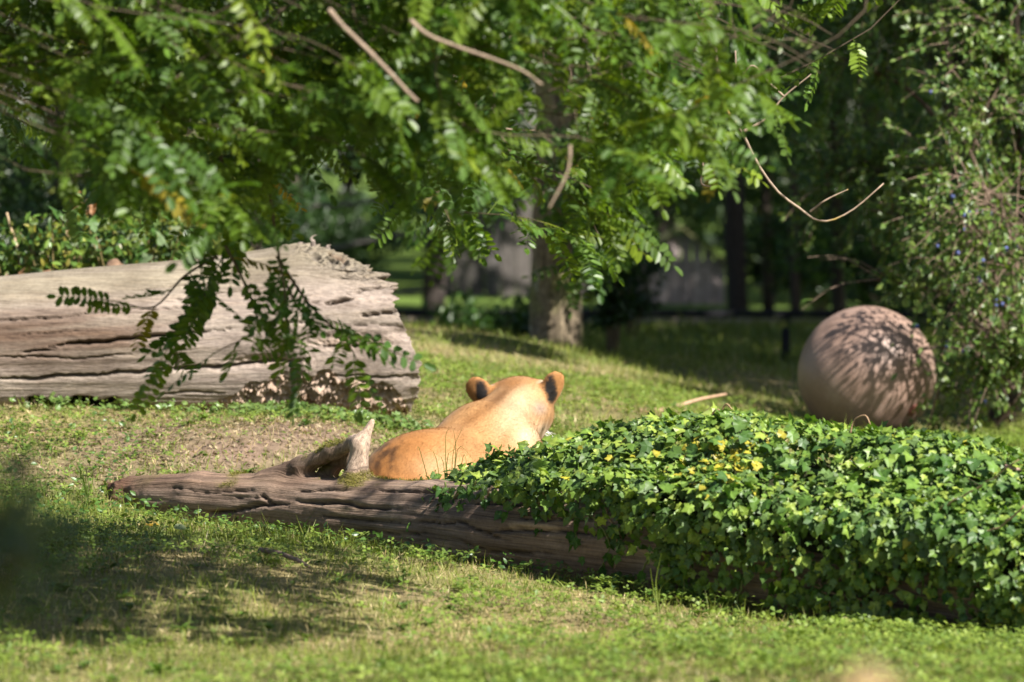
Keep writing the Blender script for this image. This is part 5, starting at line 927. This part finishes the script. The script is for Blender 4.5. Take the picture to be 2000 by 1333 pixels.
hut = thing('gabled_hut', (1.78, 44, -.3), 'small mauve-grey plank hut with pointed gable among the shrubs', 'hut'); hx, hw, hb_, hp = P(1330, 600, 44)[0], .92, -.30, P(1310, 452, 44)[2]; eave = hb_+.48
for i in range(8):
    x0_ = hx-hw/2+i*hw/8; x1_ = x0_+hw/8-.012; tz = lambda x: eave+(hp-eave)*(1-abs(x-hx)/(hw/2)); cs = np.array([[x0_, hb_], [x1_, hb_], [x1_, tz(x1_)], [x0_, tz(x0_)]])
    if i == 3: cs[2, 1] = max(cs[2, 1], tz(x1_))
    v = np.vstack([np.column_stack([cs[:, 0], np.full(4, 44.0), cs[:, 1]]), np.column_stack([cs[:, 0], np.full(4, 44.03), cs[:, 1]])]); f = np.array([[0, 1, 2, 3], [7, 6, 5, 4], [0, 4, 5, 1], [1, 5, 6, 2], [2, 6, 7, 3], [3, 7, 4, 0]]); obj('plank', mesh_np('plank', v, f, np.broadcast_to(np.array([(.34, .28, .265), (.29, .24, .23), (.37, .31, .29)][i % 3]), v.shape)), M_GREY, hut)
for s_ in (-1, 1):
    a_ = np.array([hx, hp+.03]); e_ = np.array([hx+s_*(hw/2+.08), eave-.06]); nrm = np.array([0, .03]); cs = np.array([a_, e_, e_+nrm, a_+nrm]); v = np.vstack([np.column_stack([cs[:, 0], np.full(4, 43.9), cs[:, 1]]), np.column_stack([cs[:, 0], np.full(4, 45.2), cs[:, 1]])]); f = np.array([[0, 1, 2, 3], [7, 6, 5, 4], [0, 4, 5, 1], [1, 5, 6, 2], [2, 6, 7, 3], [3, 7, 4, 0]]); obj('roof_board', mesh_np('roof_board', v, f, np.broadcast_to((.16, .16, .07), v.shape)), M_GREY, hut)
    v, f = box((hx+s_*(hw/2-.02), 44.6, (hb_+eave)/2-.02), (.03, 1.1, eave-hb_-.05)); obj('side_wall', mesh_np('side_wall', v, f, np.broadcast_to((.25, .21, .2), v.shape)), M_GREY, hut)
v, f = box((hx, 45.15, (hb_+eave)/2), (hw-.06, .03, eave-hb_)); obj('back_wall', mesh_np('back_wall', v, f, np.broadcast_to((.25, .21, .2), v.shape)), M_GREY, hut)
pf = thing('pole_fence', (-1.3, 41, -.2), 'pale bare poles of a rustic fence behind the end of the thick log', 'fence')
for pl in ([(560, 405), (700, 398), (840, 380)], [(600, 500), (720, 470), (850, 452)], [(760, 575), (830, 568), (862, 566)]): twig_obj([P(x, y, 41) for x, y in pl], .022, .018, pf, (.15, .13, .12), 'pole', 8)
for X_ in (856,): b_ = P(X_, 600, 41); twig_obj([(b_[0], b_[1]+.06, gz(b_[0], b_[1])-.1), (b_[0], b_[1]+.06, 1.05)], .03, .028, pf, (.06, .05, .045), 'post', 8)
# background trees and shrubs
G = 'woodland trees beyond the rail'
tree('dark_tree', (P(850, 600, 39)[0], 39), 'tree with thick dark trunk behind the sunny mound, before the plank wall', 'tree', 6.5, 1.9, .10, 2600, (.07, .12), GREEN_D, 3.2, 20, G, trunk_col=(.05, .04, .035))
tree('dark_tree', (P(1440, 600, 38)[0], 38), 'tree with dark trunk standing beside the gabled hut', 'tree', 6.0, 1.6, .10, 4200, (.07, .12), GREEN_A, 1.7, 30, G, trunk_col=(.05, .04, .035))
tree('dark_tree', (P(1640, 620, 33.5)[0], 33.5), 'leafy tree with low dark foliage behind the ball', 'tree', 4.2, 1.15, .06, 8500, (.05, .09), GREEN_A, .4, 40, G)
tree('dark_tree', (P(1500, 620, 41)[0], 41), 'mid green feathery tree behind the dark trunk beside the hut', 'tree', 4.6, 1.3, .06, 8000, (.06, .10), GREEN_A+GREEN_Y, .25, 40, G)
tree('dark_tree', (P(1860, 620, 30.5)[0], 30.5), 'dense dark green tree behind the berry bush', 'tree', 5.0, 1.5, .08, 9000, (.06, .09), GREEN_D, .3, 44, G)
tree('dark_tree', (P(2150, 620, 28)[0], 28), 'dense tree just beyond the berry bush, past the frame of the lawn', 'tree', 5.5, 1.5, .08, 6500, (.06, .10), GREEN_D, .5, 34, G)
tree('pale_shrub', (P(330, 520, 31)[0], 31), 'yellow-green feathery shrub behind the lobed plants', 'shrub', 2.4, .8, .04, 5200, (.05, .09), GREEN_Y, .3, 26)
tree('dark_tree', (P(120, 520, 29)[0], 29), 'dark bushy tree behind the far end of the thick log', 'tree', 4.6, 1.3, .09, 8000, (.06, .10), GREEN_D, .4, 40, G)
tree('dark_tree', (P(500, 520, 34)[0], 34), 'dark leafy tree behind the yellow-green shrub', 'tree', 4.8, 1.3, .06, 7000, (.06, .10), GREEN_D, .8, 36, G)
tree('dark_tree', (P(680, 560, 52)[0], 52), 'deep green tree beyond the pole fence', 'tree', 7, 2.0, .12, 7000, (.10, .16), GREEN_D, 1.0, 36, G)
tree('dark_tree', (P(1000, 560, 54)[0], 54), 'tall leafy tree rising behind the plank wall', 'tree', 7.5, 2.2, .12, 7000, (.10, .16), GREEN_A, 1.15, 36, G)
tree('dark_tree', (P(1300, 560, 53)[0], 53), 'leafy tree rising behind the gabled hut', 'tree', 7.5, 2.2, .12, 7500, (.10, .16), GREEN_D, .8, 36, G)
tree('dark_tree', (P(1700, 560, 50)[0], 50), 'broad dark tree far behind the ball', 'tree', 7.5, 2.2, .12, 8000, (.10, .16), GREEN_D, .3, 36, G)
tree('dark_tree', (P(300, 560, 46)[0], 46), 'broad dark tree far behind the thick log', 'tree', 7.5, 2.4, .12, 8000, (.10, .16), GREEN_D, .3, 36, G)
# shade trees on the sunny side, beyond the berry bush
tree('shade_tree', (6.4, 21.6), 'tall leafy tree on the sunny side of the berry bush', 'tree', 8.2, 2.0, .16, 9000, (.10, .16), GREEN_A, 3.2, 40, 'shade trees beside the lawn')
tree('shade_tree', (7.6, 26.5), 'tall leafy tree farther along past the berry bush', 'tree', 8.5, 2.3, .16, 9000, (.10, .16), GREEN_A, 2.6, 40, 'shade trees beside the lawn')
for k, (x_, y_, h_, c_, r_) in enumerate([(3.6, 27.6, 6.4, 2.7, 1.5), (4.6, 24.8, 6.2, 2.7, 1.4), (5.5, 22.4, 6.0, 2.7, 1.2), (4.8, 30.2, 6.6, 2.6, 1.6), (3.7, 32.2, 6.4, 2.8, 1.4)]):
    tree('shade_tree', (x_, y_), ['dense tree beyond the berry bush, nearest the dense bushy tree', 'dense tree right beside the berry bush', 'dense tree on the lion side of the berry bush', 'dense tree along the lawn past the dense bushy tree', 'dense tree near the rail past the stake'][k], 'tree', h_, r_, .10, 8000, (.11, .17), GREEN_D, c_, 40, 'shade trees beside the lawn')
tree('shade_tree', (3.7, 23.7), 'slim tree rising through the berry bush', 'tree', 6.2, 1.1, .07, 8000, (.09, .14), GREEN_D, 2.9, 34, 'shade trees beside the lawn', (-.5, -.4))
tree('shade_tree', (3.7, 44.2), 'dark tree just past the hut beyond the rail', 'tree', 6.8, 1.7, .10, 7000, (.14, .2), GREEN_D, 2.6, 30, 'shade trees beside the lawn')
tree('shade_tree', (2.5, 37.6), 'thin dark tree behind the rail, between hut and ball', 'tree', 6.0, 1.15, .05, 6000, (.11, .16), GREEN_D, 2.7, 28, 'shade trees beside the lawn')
tree('shade_tree', (2.0, 4.1), 'unseen leafy tree added near the viewer to shade the foreground shrub', 'tree', 5.0, .75, .10, 5000, (.08, .13), GREEN_A, 3.2, 26, 'shade trees beside the lawn', (-1.15, -.3))  # out of view, added so its crown keeps sun off the foreground shrub
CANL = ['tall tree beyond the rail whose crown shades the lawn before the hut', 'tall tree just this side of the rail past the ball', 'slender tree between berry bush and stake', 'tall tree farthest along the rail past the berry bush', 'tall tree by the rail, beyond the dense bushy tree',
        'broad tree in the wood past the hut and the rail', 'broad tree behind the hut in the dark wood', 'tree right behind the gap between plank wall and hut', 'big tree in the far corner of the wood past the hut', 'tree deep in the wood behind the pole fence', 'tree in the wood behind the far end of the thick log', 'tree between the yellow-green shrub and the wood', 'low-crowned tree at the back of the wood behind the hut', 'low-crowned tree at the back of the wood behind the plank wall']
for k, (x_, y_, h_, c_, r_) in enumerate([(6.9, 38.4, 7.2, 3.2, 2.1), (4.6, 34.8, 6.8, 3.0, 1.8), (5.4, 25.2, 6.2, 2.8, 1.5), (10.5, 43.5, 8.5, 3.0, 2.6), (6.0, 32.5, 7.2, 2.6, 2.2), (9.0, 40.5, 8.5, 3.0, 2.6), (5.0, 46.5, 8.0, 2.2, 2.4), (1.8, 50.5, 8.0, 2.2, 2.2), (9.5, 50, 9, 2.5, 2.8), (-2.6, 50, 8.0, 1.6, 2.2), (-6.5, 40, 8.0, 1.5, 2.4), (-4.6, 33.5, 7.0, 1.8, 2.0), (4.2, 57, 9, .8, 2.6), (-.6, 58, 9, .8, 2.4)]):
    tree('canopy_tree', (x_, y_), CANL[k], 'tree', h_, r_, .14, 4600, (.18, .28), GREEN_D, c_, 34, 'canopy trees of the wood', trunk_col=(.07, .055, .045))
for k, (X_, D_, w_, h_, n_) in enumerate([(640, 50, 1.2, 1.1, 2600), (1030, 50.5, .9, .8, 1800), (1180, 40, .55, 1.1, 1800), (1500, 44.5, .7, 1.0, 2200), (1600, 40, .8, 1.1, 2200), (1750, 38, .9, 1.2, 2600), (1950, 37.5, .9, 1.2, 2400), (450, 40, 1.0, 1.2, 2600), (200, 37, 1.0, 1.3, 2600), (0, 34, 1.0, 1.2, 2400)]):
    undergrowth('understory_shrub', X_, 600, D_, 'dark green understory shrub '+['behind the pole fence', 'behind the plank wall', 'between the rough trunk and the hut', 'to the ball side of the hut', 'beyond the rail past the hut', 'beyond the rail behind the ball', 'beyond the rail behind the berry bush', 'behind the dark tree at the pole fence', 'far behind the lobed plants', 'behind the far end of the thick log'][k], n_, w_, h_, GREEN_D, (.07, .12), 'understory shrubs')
# far wood that closes the view
n = 30000; x = rng.uniform(-22, 22, n); y = rng.uniform(64, 74, n); z = -.3+9*rng.random(n); T = np.column_stack([x, y, z]); k = fbm(T*.5, 3) > -.25; T = T[k]; n = len(T)
V_, F_, C_ = scatter([simple_leaf(.6)], frames(rng.normal(size=(n, 3)), np.array([.2, -.3, .7])+rng.normal(size=(n, 3))*.5), rng.uniform(.3, .55, n), T, np.array(GREEN_D)[rng.integers(0, 3, n)]*rng.uniform(.7, 1.3, (n, 1)), np.zeros(n, int)); wo = obj('far_wood', mesh_np('far_wood', V_, F_, C_), M_LEAF); tag(wo, 'far dark green wood closing the view behind everything', 'wood', None, 'stuff')
